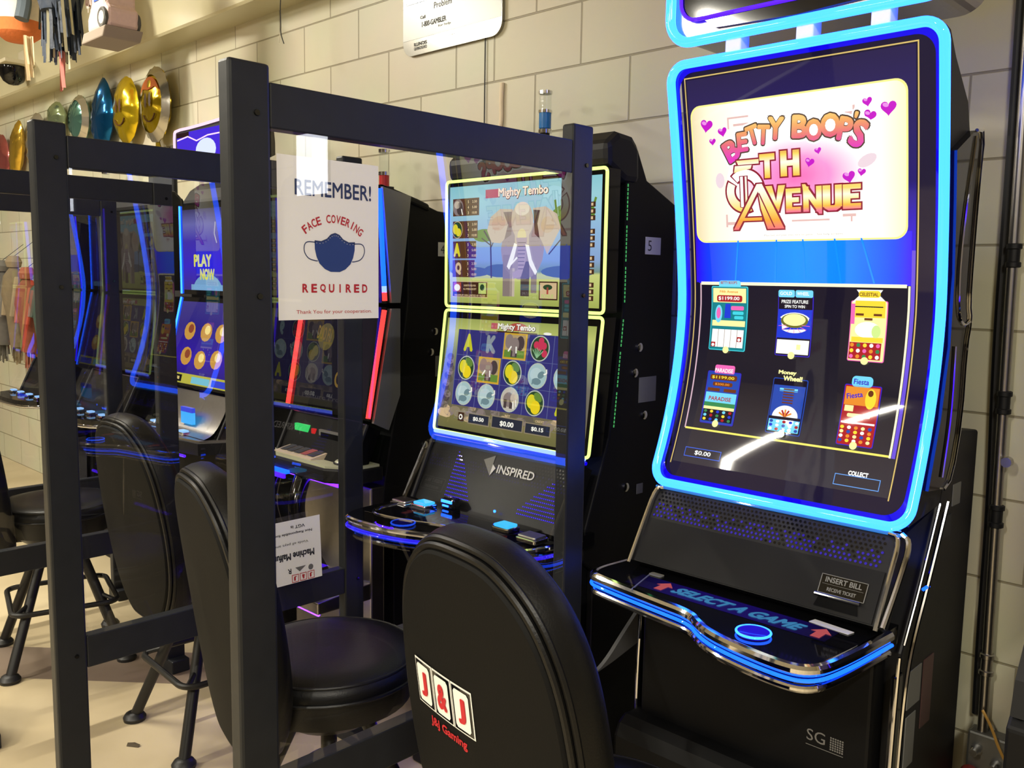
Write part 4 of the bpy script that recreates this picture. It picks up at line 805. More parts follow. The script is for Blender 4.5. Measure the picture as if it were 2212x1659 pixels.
def elephant_machine():
    rt, S, con, Y, xl, xr = dual_machine(-1.866, .650, 'black slot machine with elephant game on two stacked screens edged in lime light', tembo_art, ledU=M['lime'], ledL=M['lime'], number='5')
    og = rt.location
    b = MB(); x0, x1 = xl+.0, xr; b.tube([(x0+.01, Y(1.04)-.008, 1.034), (x1-.01, Y(1.04)-.008, 1.034)], .006, M['limew'], n=8); b.tube([(x0+.005, Y(1.03)-.006, 1.022), (x1-.005, Y(1.03)-.006, 1.022)], .0055, M['deep'], n=8); b.build('bottom_light', rt, og)
    stack_lamp(rt, -1.997, -.15, 2.012, mat('blue_lens', (30, 110, 180), .15))
    # console lettering and grilles
    b = MB()
    def t(s, u, v, w, h, m, bold=.02):
        vs, fs = glyphs(s, bold); kk = max(1, len(vs)//8); b.add([S(u+(x-.5)*w/.61, v-(z-.5)*h/.21, .002+.00003*(i//kk)) for i, (x, z) in enumerate(vs)], fs, m)
    t('INSPIRED', .64, .30, .15, .026, M['label'])
    b.add([S(.41, .21, .002), S(.48, .12, .002), S(.48, .42, .002)], [(0, 2, 1)], M['greylabel']); b.add([S(.48, .25, .002), S(.505, .30, .002), S(.48, .42, .002)], [(0, 2, 1)], M['label']); b.build('logo', con, og)
    b = MB(); bh = em('grille_bright', (60, 40, 255), 1.1)
    for r in range(14):
        for c in range(22):
            v = .12+.72*r/13; ul = .20+.012*c; ur = .98-.012*c
            okl = .0 < (ul-.20) < .20*(r/13)**.7 and ul > .22; okr = (.98-ur) < .26*(r/13)+.02
            for u, ok in ((ul, okl), (ur, okr)):
                if ok:
                    p = [S(u+dx/.61, v+dz/.21, .0015) for dx, dz in ((-.0022, -.0016), (.0022, -.0016), (.0022, .0016), (-.0022, .0016))]; b.add(p, [(0, 3, 2, 1)], bh)
    g = b.build('speaker_grille', con, og); g['kind'] = 'stuff'
    # deck
    front = smooth_path([(-2.20, -.50, 0), (-2.205, -.80, 0), (-2.10, -.825, 0), (-1.95, -.80, 0), (-1.85, -.755, 0), (-1.72, -.735, 0), (-1.60, -.725, 0), (-1.545, -.64, 0), (-1.535, -.48, 0)], 3)
    b = MB(); b.prism([(p.x, p.y) for p in front]+[(-1.535, -.42), (-2.20, -.42)], 2, .785, .822, M['gloss']); d = b.build('button_deck', rt, og)
    b = MB(); b.tube([(p.x, p.y, .812) for p in front], .0085, M['chrome'], n=8); b.build('chrome_trim', d, og)
    b = MB(); b.tube([(p.x, p.y-.004, .790) for p in front], .0055, em('deck_blue', (50, 30, 235), 1.0), n=8); b.build('light_tube', d, og)
    b = MB(); b.prism([(-2.12, -.78), (-1.96, -.765), (-1.86, -.72), (-1.68, -.70), (-1.62, -.60), (-1.62, -.50), (-2.12, -.50)], 2, .822, .836, M['gloss']); b.tube(smooth_path([(-2.12, -.60, .836), (-2.12, -.785, .836), (-1.96, -.768, .836), (-1.86, -.723, .836), (-1.68, -.703, .836)], 2), .005, M['chrome'], n=8); b.build('upper_tray', d, og)
    cap = em('button_cyan', (60, 190, 255), 1.2)
    for x, y in ((-2.03, -.625), (-1.69, -.62)): square_button(rt, x, y, .836, .065, .055, cap)
    for x, y in ((-2.125, -.625), (-1.59, -.62)): square_button(rt, x, y, .826, .075, .06, M['steel'])
    b = MB(); b.ell if False else None
    b.bb(-2.0, -1.945, -.585, -.55, .836, .868, M['gloss']); tk = b.build('ticket_slot', rt, og, bevel=.008)
    b = MB(); b.bb(-1.995, -1.95, -.588, -.584, .854, .862, M['cyan']); b.bb(-1.99, -1.965, -.588, -.584, .842, .847, M['cyan']); b.build('slot_light', tk, og)
    b = MB(); b.lathe([(0, 0), (.004, 0), (.004, .003), (0, .003)], (-1.80, -.552, .856), M['cyan'], 10, 1); b.build('indicator', rt, og)
    b = MB(); b.tube([(-2.0+.04*math.cos(R(a)), -.80+.012*math.sin(R(a)), .82) for a in range(180, 361, 20)], .003, M['vio'], n=6); b.build('cup_light', d, og)
    b = MB(); b.bb(xl+.03, xr-.03, -.45, -.40, 0, .785, M['cab']); ld = b.build('lower_door', rt, og, bevel=.006)
    b = MB(); b.bb(xl+.10, xr-.02, -.62, -.45, .0, .30, M['black']); b.prism(rr_path(xl+.05, -.72, xr-.05, -.46, .06), 2, .40, .44, M['fin']); b.build('footrest', rt, og, bevel=.008)
    b = MB(); b.tube([(xl+.03, -.50, .47), (xr-.03, -.50, .47)], .007, M['footled'], n=8); b.build('foot_light', rt, og)
    b = MB(); b.tube([(xl+.12, -.69, .388), (xr-.12, -.69, .388)], .007, M['floorled'], n=8); b.build('floor_light', rt, og)
    for x in (xl+.06, xr-.06):
        b = MB(); b.tube(smooth_path([(x, -.66, .79), (x, -.62, .70), (x, -.56, .58), (x, -.47, .50)], 2), .014, M['gloss'], n=8); b.build('deck_bracket', rt, og)
elephant_machine()
# ---- next machine to the left: red and blue side lights
def blank_art(b, which, xl, xr, z0, z1):
    b.rect(xl+.03, z0+.02, xr-.03, z1-.02, em('asleep_screen', (16, 14, 20), .5), 1, 2)
    b.text('INSERT BILL', (xl+xr)/2, z0+.12, .2, .03, em('dim_grey', (70, 66, 66), .5), 2) if False else None
def dim_art(b, which, xl, xr, z0, z1):
    if which == 'upper':
        b.rect(xl+.03, z0+.02, xr-.03, z1-.02, em('dim_violet', (40, 30, 90), .6), 1, 2)
        b.text('BIG WIN', (xl+xr)/2, z0+.25, .3, .07, em('dim_gold', (150, 120, 50), .6), 2)
    else:
        b.rect(xl+.03, z0+.02, xr-.03, z1-.02, em('dim_black', (26, 24, 30), .6), 1, 2)
        g = em('dim_gold', (150, 120, 50), .6); gy = em('dim_grey', (70, 66, 66), .5)
        b.ell(xl+.18, z0+.27, .05, .05, em('dim_olive', (110, 100, 50), .6), 2, 14); b.text('DUO FU', xl+.17, z0+.28, .09, .05, g, 3, -8)
        b.text('Hot', xr-.17, z0+.20, .12, .06, g, 3, 8); b.text('Gold', xr-.17, z0+.13, .13, .06, g, 3, 8); b.ell(xl+.14, z0+.17, .05, .07, gy, 2, 14); b.text('Feature Progress', (xl+xr)/2, z0+.05, .34, .02, gy, 3)
def red_machine():
    rt, S, con, Y, xl, xr = dual_machine(-2.70, .505, 'black slot machine with red and blue side light bars and silver edge panels', dim_art, y0=-.440, led='side', ledU=M['blue'], ledL=M['red'], trim=True, k0=-.06, k1=-.19, number='4+', low=True)
    og = rt.location
    stack_lamp(rt, -2.833, -.15, 1.85, mat('red_lens', (186, 44, 48), .2), .165)
    dkm = mat('olive_cream_deck', (188, 190, 160), .35)
    b = MB(); b.prism([(-2.96, -.46), (-2.96, -.58), (-2.86, -.64), (-2.54, -.64), (-2.44, -.58), (-2.44, -.46)], 2, .825, .875, M['black']); d = b.build('button_deck', rt, og, bevel=.006)
    b = MB(); b.prism([(-2.95, -.47), (-2.95, -.575), (-2.855, -.63), (-2.545, -.63), (-2.45, -.575), (-2.45, -.47)], 2, .875, .883, dkm); b.build('deck_plate', d, og)
    kp = [(-2.90, -.61, .886), (-2.66, -.61, .886), (-2.60, -.50, .928), (-2.84, -.50, .928)]
    b = MB(); b.add(kp+[(x, y, .883) for x, y, z in kp], [(0, 1, 2, 3), (0, 4, 5, 1), (1, 5, 6, 2), (2, 6, 7, 3), (3, 7, 4, 0)], mat('tan_keypad', (196, 180, 156), .4)); k = b.build('keypad', rt, og)
    for j in range(2):
        for i in range(5):
            f = lambda a, c: tuple(kp[0][n]*(1-a)*(1-c)+kp[1][n]*a*(1-c)+kp[2][n]*a*c+kp[3][n]*(1-a)*c+(0, 0, .003)[n] for n in range(3))
            a0, c0 = .06+i*.185, .10+j*.44; q = MB(); q.add([f(a0, c0), f(a0+.15, c0), f(a0+.15, c0+.36), f(a0, c0+.36)], [(0, 1, 2, 3)], M['dark'] if (i+j*2) % 4 != 3 else mat('key_red', (150, 70, 60), .5)); q.build('key', k, og)
    b = MB(); b.bb(-2.88, -2.79, -.535, -.515, .945, .982, em('green_display', (60, 220, 110), 1.0)); b.build('display', rt, og, bevel=.002)['label'] = 'green lit display'
    b = MB(); b.bb(-2.77, -2.745, -.535, -.515, .950, .975, em('red_button', (220, 40, 40), .9)); b.build('button', rt, og, bevel=.002)['label'] = 'red button'
    b = MB(); b.bb(-2.72, -2.58, -.535, -.50, .93, .978, M['silver']); b.bb(-2.705, -2.60, -.538, -.534, .94, .97, M['gloss']); b.build('meter', rt, og)
    b = MB(); b.lathe([(0, 0), (.034, 0), (.036, .006), (.03, .012), (0, .014)], (-2.535, -.555, .883), dkm, 20); b.tube([(-2.535+.036*math.cos(R(a)), -.555+.036*math.sin(R(a)), .887) for a in range(0, 360, 20)], .004, M['black'], True, 6); b.build('button', rt, og)
    b = MB(); b.bb(-2.87, -2.75, -.655, -.635, .825, .837, M['blue']); b.bb(-2.86, -2.76, -.66, -.65, .808, .825, M['vio']); b.build('slot_light', rt, og)
    for x, m in ((-2.9, M['gloss']), (-2.72, M['gloss'])):
        b = MB(); b.tube(smooth_path([(x, -.60, .83), (x+.03, -.66, .72), (x+.05, -.64, .60), (x+.06, -.56, .45)], 3), .03, m, n=12); b.build('front_column', rt, og)
    b = MB(); b.bb(-2.94, -2.46, -.50, -.44, .0, .80, M['steel']); b.build('lower_door', rt, og, bevel=.006)
    b = MB(); b.prism([(-.50, .46), (-.72, .44), (-.72, .40), (-.50, .40)][::-1], 0, -2.94, -2.46, M['steel']); b.build('footrest', rt, og, bevel=.004)
    b = MB(); b.tube([(-2.93, -.56, .80), (-2.47, -.56, .80)], .008, M['footled'], n=8); b.build('under_light', rt, og)
    b = MB(); b.tube([(-2.90, -.69, .385), (-2.50, -.69, .385)], .007, M['floorled'], n=8); b.build('floor_light', rt, og)
red_machine()
# ---- further left: silver deck
def purple_art(b, which, xl, xr, z0, z1):
    if which == 'upper':
        b.rect(xl+.02, z0+.02, xr-.02, z1-.02, emgrad('purple_sky', 1, 1.45, 1.82, [(0, (60, 40, 150)), (.3, (50, 20, 220)), (.6, (60, 40, 190)), (.8, (110, 110, 190)), (1, (50, 44, 90))], .8), 1, 2)
        b.text('PLAY', xl+.20, z0+.15, .16, .055, em('art_acid2', (220, 220, 90), .95), 3, bold=.05); b.text('NOW', xl+.24, z0+.09, .13, .05, em('art_acid2', (220, 220, 90), .95), 3, bold=.05); b.ell(xl+.24, z0+.02, .13, .07, em('moon_blue', (130, 180, 225), .8), 2, 20, 0, 180); b.rect(xl+.09, z0+.02, xr-.02, z0+.045, em('moon_blue', (130, 180, 225), .8), 2)
        b.line([(xl+.32, z1-.08), (xl+.31, z1-.13), (xl+.33, z1-.17)], .008, em('pale_moon', (190, 190, 220), .8), 3)
    else:
        b.rect(xl+.02, z0+.012, xr-.02, z1-.02, emgrad('purple_low', 1, 1.05, 1.40, [(0, (40, 30, 110)), (.3, (58, 24, 190)), (.7, (50, 36, 150)), (1, (70, 60, 150))], .75), 1, 2)
        g = em('amber', (214, 160, 70), .9); w = em('pale_gold', (250, 226, 140), 1.0)
        for x, z in ((.14, .24), (.15, .13), (.28, .12), (.29, .24), (.42, .13), (.42, .24)): b.ell(xl+x, z0+z, .05, .04, g, 2, 12); b.ell(xl+x+.01, z0+z+.01, .025, .02, w if x > .2 else em('rust', (160, 80, 50), .8), 3, 10)
        b.rect(xl+.02, z0+.012, xr-.02, z0+.055, em('bar_yellow', (196, 190, 70), .9), 2); b.rect(xl+.07, z0+.018, xl+.15, z0+.048, em('bar_black', (20, 20, 24), .6), 3); b.text('888', xl+.11, z0+.033, .04, .014, w, 4); b.rect(xl+.24, z0+.018, xl+.40, z0+.046, em('bar_cyan', (120, 200, 220), .95), 3); b.rect(xl+.42, z0+.018, xr-.03, z0+.046, em('bar_blue', (50, 70, 220), .9), 3)
def silver_machine():
    rt, S, con, Y, xl, xr = dual_machine(-3.645, .60, 'slot machine with brushed silver button deck and purple glowing screens edged in thin cyan', purple_art, y0=-.44, led='line', ledU=M['cyan'], ledL=M['cyan'], deck='steel', k1=-.24, hood=1.93)
    og = rt.location
    stack_lamp(rt, -4.13+.28, -.15, 2.28, M['smoke'], .05) if False else None
    b = MB(); P = smooth_path([(-3.935, -.52, 1.02), (-3.935, -.56, .93), (-3.935, -.60, .875), (-3.935, -.64, .86)], 2)
    v0 = [(-3.90, p.y, p.z) for p in P]; v1 = [(-3.38, p.y, p.z) for p in P]; n = len(P)
    b.add(v0+v1, [(i, i+1, n+i+1, n+i) for i in range(n-1)], M['steel'], True); b.build('deck_riser', rt, og)
    b = MB(); b.prism([(-3.99, -.50), (-3.99, -.64), (-3.95, -.67), (-3.60, -.69), (-3.38, -.66), (-3.33, -.56), (-3.33, -.46), (-3.9, -.46)], 2, .848, .858, M['steel']); b.prism([(-4.0, -.50), (-4.0, -.645), (-3.955, -.68), (-3.60, -.70), (-3.375, -.67), (-3.32, -.56), (-3.32, -.46), (-3.9, -.46)], 2, .80, .848, M['black']); d = b.build('button_deck', rt, og)
    b = MB(); b.prism([(-3.86, -.655), (-3.66, -.665), (-3.60, -.575), (-3.80, -.565)], 2, .858, .861, em('dark_touchpad', (44, 40, 90), .5)); b.build('touchpad', d, og)
    for x, y in ((-3.91, -.60), (-3.57, -.635)): square_button(rt, x, y, .858, .06, .04, em('button_ice', (150, 200, 255), 1.1))
    b = MB(); b.bb(-3.66, -3.56, -.60, -.585, .895, .945, em('reader_cyan', (40, 170, 250), 1.1)); b.bb(-3.66, -3.56, -.60, -.585, .945, .965, em('reader_blue', (30, 60, 220), 1.0)); b.build('card_reader', rt, og)
    b = MB(); b.bb(xl+.03, xr-.03, -.50, -.44, 0, .80, M['cab']); b.build('lower_door', rt, og, bevel=.006)
    b = MB(); b.tube([(-3.6, -.70, .79), (-3.45, -.69, .79)], .006, M['vio'], n=8); b.build('under_light', rt, og)
    # lit topper
    b = MB(); tp = smooth_path([(-3.985, -.44, 2.075), (-3.985, -.44, 2.15), (-3.97, -.44, 2.165), (-3.80, -.44, 2.165), (-3.40, -.44, 2.18), (-3.37, -.44, 2.10), (-3.37, -.44, 2.0), (-3.985, -.44, 2.0)], 1, True)
    b.prism([(p.x, p.z) for p in tp], 1, -.435, -.30, M['black']); t = b.build('topper', rt, og)
    b = MB(); b.tube([tuple(p) for p in tp], .006, em('pink_white_light', (255, 214, 240), 1.2), True, 8); b.build('light_tube', t, og)
    b = MB(lambda z: -.437); b.rect(-3.965, 2.01, -3.39, 2.15, em('topper_violet', (70, 40, 220), 1.0), 1); b.ell(-3.70, 2.06, .09, .05, em('topper_white', (210, 220, 255), 1.2), 2); b.line([(-3.96, 2.12), (-3.86, 2.13), (-3.78, 2.105), (-3.68, 2.12), (-3.42, 2.12)], .006, em('pink_white_light', (255, 214, 240), 1.2), 3); b.rect(-3.965, 2.13, -3.85, 2.15, em('topper_dark', (50, 16, 30), .6), 2); b.build('topper_glass', t, og)
    b = MB(); b.bb(-3.7, -3.62, -.40, -.3, 1.90, 2.02, M['black']); b.build('topper_post', rt, og)
silver_machine()
def back_machine(cx, w, label, led, lamp=None, art=dim_art, stick=False):
    rt, S, con, Y, xl, xr = dual_machine(cx, w, label, art, y0=-.42, led='line', ledU=led, ledL=led, k1=-.12, k0=-.05, hood=1.93)
    og = rt.location
    front = smooth_path([(xl-.01, -.48, 0), (xl-.01, -.72, 0), (cx, -.76, 0), (xr+.01, -.72, 0), (xr+.01, -.48, 0)], 2)
    b = MB(); b.prism([(p.x, p.y) for p in front], 2, .79, .83, M['gloss']); d = b.build('button_deck', rt, og)
    b = MB(); b.tube([(p.x, p.y, .80) for p in front], .008, M['chrome'], n=8); b.build('chrome_trim', d, og)
    for x in (cx-.2, cx-.08, cx+.06, cx+.2): square_button(rt, x, -.64, .83, .05, .04, em('button_ice', (150, 200, 255), 1.1))
    b = MB(); b.bb(xl+.03, xr-.03, -.47, -.42, 0, .79, M['cab']); b.build('lower_door', rt, og, bevel=.006)
    if lamp: stack_lamp(rt, cx, -.15, lamp, M['smoke'], .13)
    if stick:
        for (y, z, dw, dh, m) in ((-.20, 1.655, .10, .04, M['label']), (-.20, 1.585, .14, .075, M['greylabel']), (-.26, 1.43, .09, .03, M['greylabel'])):
            q = MB(); q.bb(xr-.01, xr-.0085, y-dw/2, y+dw/2, z-dh/2, z+dh/2, m); q.build('sticker', rt, og)
    return rt
back_machine(-4.60, .60, 'unlit dark slot machine with white stickers on its side, just left of the silver-decked machine', None, 2.05, blank_art, True)
back_machine(-5.47, .60, 'dark slot machine at the left end of the row with deep blue light edges', M['deep'], 2.05)
def edge_machine():
    def art(b, which, xl, xr, z0, z1):
        if which == 'upper': b.rect(xl+.03, z0+.03, xr-.03, z1-.03, em('dim_violet', (40, 30, 90), .6), 1, 2)
        else: b.rect(xl+.03, z0+.03, xr-.03, z1-.03, em('dim_violet', (40, 30, 90), .6), 1, 2)
    rt, S, con, Y, xl, xr = dual_machine(.03, .66, 'black slot machine cut off by the right edge of the picture', art, y0=-.42, led='line', ledU=M['vio'], ledL=M['vio'])
    og = rt.location
    b = MB(); b.bb(-.02, .25, -.42, -.20, 1.80, 2.09, M['black']); t = b.build('topper', rt, og, bevel=.01)
    b = MB(); b.bb(.015, .215, -.424, -.418, 1.83, 2.055, em('bright_screen', (235, 240, 250), 9.0)); b.build('topper_screen', t, og)
    b = MB(); b.prism([(-.40, 0), (-.40, .80), (-.70, .80), (-.72, .78), (-.72, .70), (-.60, .66), (-.58, .0)], 0, -.396, .35, M['cab']); b.build('lower_cabinet', rt, og, bevel=.006)
    b = MB(); b.prism([(-.55, .80), (-.715, .80), (-.70, .86), (-.60, 1.00), (-.55, 1.02)][::-1], 0, -.392, -.37, M['black']); b.build('side_guard', rt, og)
edge_machine()
# ------------------------------------------------------------------ black timber partitions with clear panels
def partition(X, label, bolts=True, ye=-.709, turn=0):
    rt = empty('partition_frame', (X-.02, -1.11, 0), label, 'partition', 'black timber partitions between the slot machines'); og = rt.location
    x0, x1 = X-.038, X
    for ya, yb, zt in ((-1.59, -1.512, 1.884), (ye, ye+.075, 1.894)):
        b = MB(); b.bb(x0, x1, ya, yb, 0.04, zt, M['wood']); p = b.build('post', rt, og, bevel=.006)
        if bolts:
            b = MB()
            for z in (1.80, 1.49, .55): b.lathe([(0, 0), (.0055, 0), (.005, .003), (0, .003)], (x1, (ya+yb)/2+.012, z), M['gloss'], 10, 0)
            b.build('screw', p, og)
        b = MB(); ym = (ya+yb)/2; fo = [(X-.21, 0), (X+.175, 0), (X+.175, .045), (X+.01, .17), (X-.05, .17), (X-.21, .045)] if ya < -1 else [(X-.07, 0), (X+.04, 0), (X+.04, .05), (X-.07, .05)]; b.prism(fo, 1, ym-.035, ym+.035, M['wood']); b.build('foot', rt, og, bevel=.004)
    b = MB(); b.bb(x0+.002, x1-.002, -1.512, ye, 1.778, 1.855, M['wood']); b.build('top_rail', rt, og, bevel=.003)
    b = MB(); b.bb(x0+.002, x1-.002, -1.512, ye, .51, .595, M['wood']); b.build('bottom_rail', rt, og, bevel=.003)
    xp = X-.0045 if not turn else X-.019; b = MB(); b.bb(xp-.0025, xp+.0025, -1.511, ye-.001, .595, 1.778, M['acrylic'])
    pv = Vector((xp, (ye-1.512)/2, 0)); b.build('clear_panel', rt, og, xf=Matrix.Translation(pv) @ Matrix.Rotation(R(turn), 4, 'Z') @ Matrix.Translation(-pv))
partition(-1.40, 'nearest black timber partition, its clear panel holding the face covering notice')
partition(-2.32, 'second black timber partition, its clear panel holding the upside-down leaflet', turn=2.3)
partition(-3.24, 'third black timber partition with clear panel, beside the silver-decked machine', ye=-.885)
partition(-4.16, 'farthest black timber partition with clear panel, at the left end of the row')
class Sheet(MB):
    def __init__(s, X): super().__init__(lambda z: 0); s.X = X
    def pt(s, y, z, L): return (s.X+L*.0004, y, z)
def notice():
    X = -1.4090; y0, y1, z0, z1 = -1.4965, -1.275, 1.447, 1.738; w, h = y1-y0, z1-z0
    b = Sheet(X); b.add([(X, y0, z0), (X, y1, z0), (X, y1, z1), (X, y0, z1), (X-.0004, y0, z0), (X-.0004, y1, z0), (X-.0004, y1, z1), (X-.0004, y0, z1)], [(0, 1, 2, 3), (7, 6, 5, 4), (0, 4, 5, 1), (1, 5, 6, 2), (2, 6, 7, 3), (3, 7, 4, 0)], M['white'])
    U = lambda u: y0+u*w; V = lambda v: z0+v*h
    b.text('REMEMBER!', U(.54), V(.815), .76*w, .098*h, M['navyink'], 1, bold=.015)
    s = 'FACE COVERING'; n = len(s)
    for i, ch in enumerate(s):
        if ch == ' ': continue
        a = R(42-84*(i+.5)/n); r = .44*w
        b.text(ch, U(.53)+r*math.sin(-a), V(.30)+r*math.cos(a)*1.0, .043*w if ch != 'I' else .012*w, .052*h, M['redink'], 1, rot=math.degrees(a), bold=.02)
    cx, cz = U(.545), V(.43)
    top = [(-.088, .028), (-.06, .026), (-.035, .036), (-.018, .052), (0, .058), (.018, .052), (.035, .036), (.06, .026), (.088, .028)]
    bot = [(.087, .0), (.080, -.028), (.068, -.052), (.045, -.072), (.02, -.082), (-.02, -.082), (-.045, -.072), (-.068, -.052), (-.080, -.028), (-.087, .0)]
    k = .235*w/.088*.86
    pts = [(cx+x*k, cz+z*k*.98+.012*h) for x, z in top+bot]
    b.poly(pts, M['blueink'], 1)
    wd = mat('mask_stitch', (206, 206, 190), .6)
    for i in range(9):
        for q in range(3):
            pass
    for i in range(len(top)-1):
        for q in (.25, .75):
            x = top[i][0]+(top[i+1][0]-top[i][0])*q; z = top[i][1]+(top[i+1][1]-top[i][1])*q-.006
            b.ell(cx+x*k*.98, cz+z*k+.012*h, .0012, .0006, wd, 2, 6)
    b.line([(cx+x*k, cz+z*k+.012*h+.0006) for x, z in top], .0018, M['navyink'], 2)
    for sg in (-1, 1):
        lp = [(sg*.084, .024), (sg*.12, .026), (sg*.132, .012), (sg*.132, -.012), (sg*.115, -.035), (sg*.085, -.042), (sg*.075, -.042)]
        b.line([(p.x, p.y) for p in smooth_path([(cx+x*k, cz+z*k+.012*h, 0) for x, z in lp], 2)], .0018, M['navyink'], 1)
    for i, ch in enumerate('REQUIRED'): b.text(ch, U(.25+.0857*i), V(.197), (.056 if ch != 'I' else .014)*w, .055*h, M['redink'], 1, bold=.035)
    b.text('Thank You for your cooperation.', U(.545), V(.046), .76*w, .030*h, M['redink'], 1, bold=0)
    tag(b.build('notice', origin=(X, (y0+y1)/2, (z0+z1)/2)), 'white face covering required notice with blue mask taped behind the nearest clear panel', 'notice')
    b = MB(); b.bb(X+.0005, X+.0012, -1.425, -1.385, 1.70, 1.775, clear('tape', (.97, .97, .96), 1.5)); tag(b.build('tape_strip', origin=(X, -1.40, 1.74)), 'strip of clear tape at the top of the white face covering notice', 'tape')
notice()
def leaflet():
    X = -2.3185; y0, y1, z0, z1 = -1.02, -.805, .596, .79
    b = Sheet(X); d = .0004; b.add([(X+.012, y0, z0), (X+.012, y1, z0), (X, y1, z1), (X, y0, z1), (X+.012-d, y0, z0), (X+.012-d, y1, z0), (X-d, y1, z1), (X-d, y0, z1)], [(0, 1, 2, 3), (7, 6, 5, 4), (0, 4, 5, 1), (1, 5, 6, 2), (2, 6, 7, 3), (3, 7, 4, 0)], M['white'])
    lean = lambda z: X+.012*(1-(z-z0)/(z1-z0))
    b.pt = lambda y, z, L: (lean(z)+L*.0005, y, z)
    b.text('Machine Malfunction', -.925, .680, .19, .022, M['dark'], 1, 180, bold=.04); b.text('Voids all pays and play', -.925, .718, .15, .010, M['dark'], 1, 180, bold=0); b.text('Not Responsible for', -.90, .75, .13, .010, M['dark'], 1, 180, bold=.02); b.text('VGT is', -.885, .768, .05, .010, M['dark'], 1, 180, bold=.02)
    for k in range(3):
        y = -.845-k*.028; b.frame(y-.012, .598, y+.012, .622, .002, M['redink'], 1, 1); b.text('J&J'[k], y, .61, .010, .014, M['redink'], 1, 180, bold=.05)
    b.ell(-.845, .634, .009, .009, M['greylabel'], 1, 14); b.poly([(-.885, .628), (-.862, .643), (-.90, .643)][::1], M['greylabel'], 1); b.text('R', -.92, .635, .012, .016, M['dark'], 1, 180)
    tag(b.build('leaflet', origin=(X, -.91, .69)), 'white upside-down leaflet standing on the bottom rail of the second partition', 'leaflet')
leaflet()
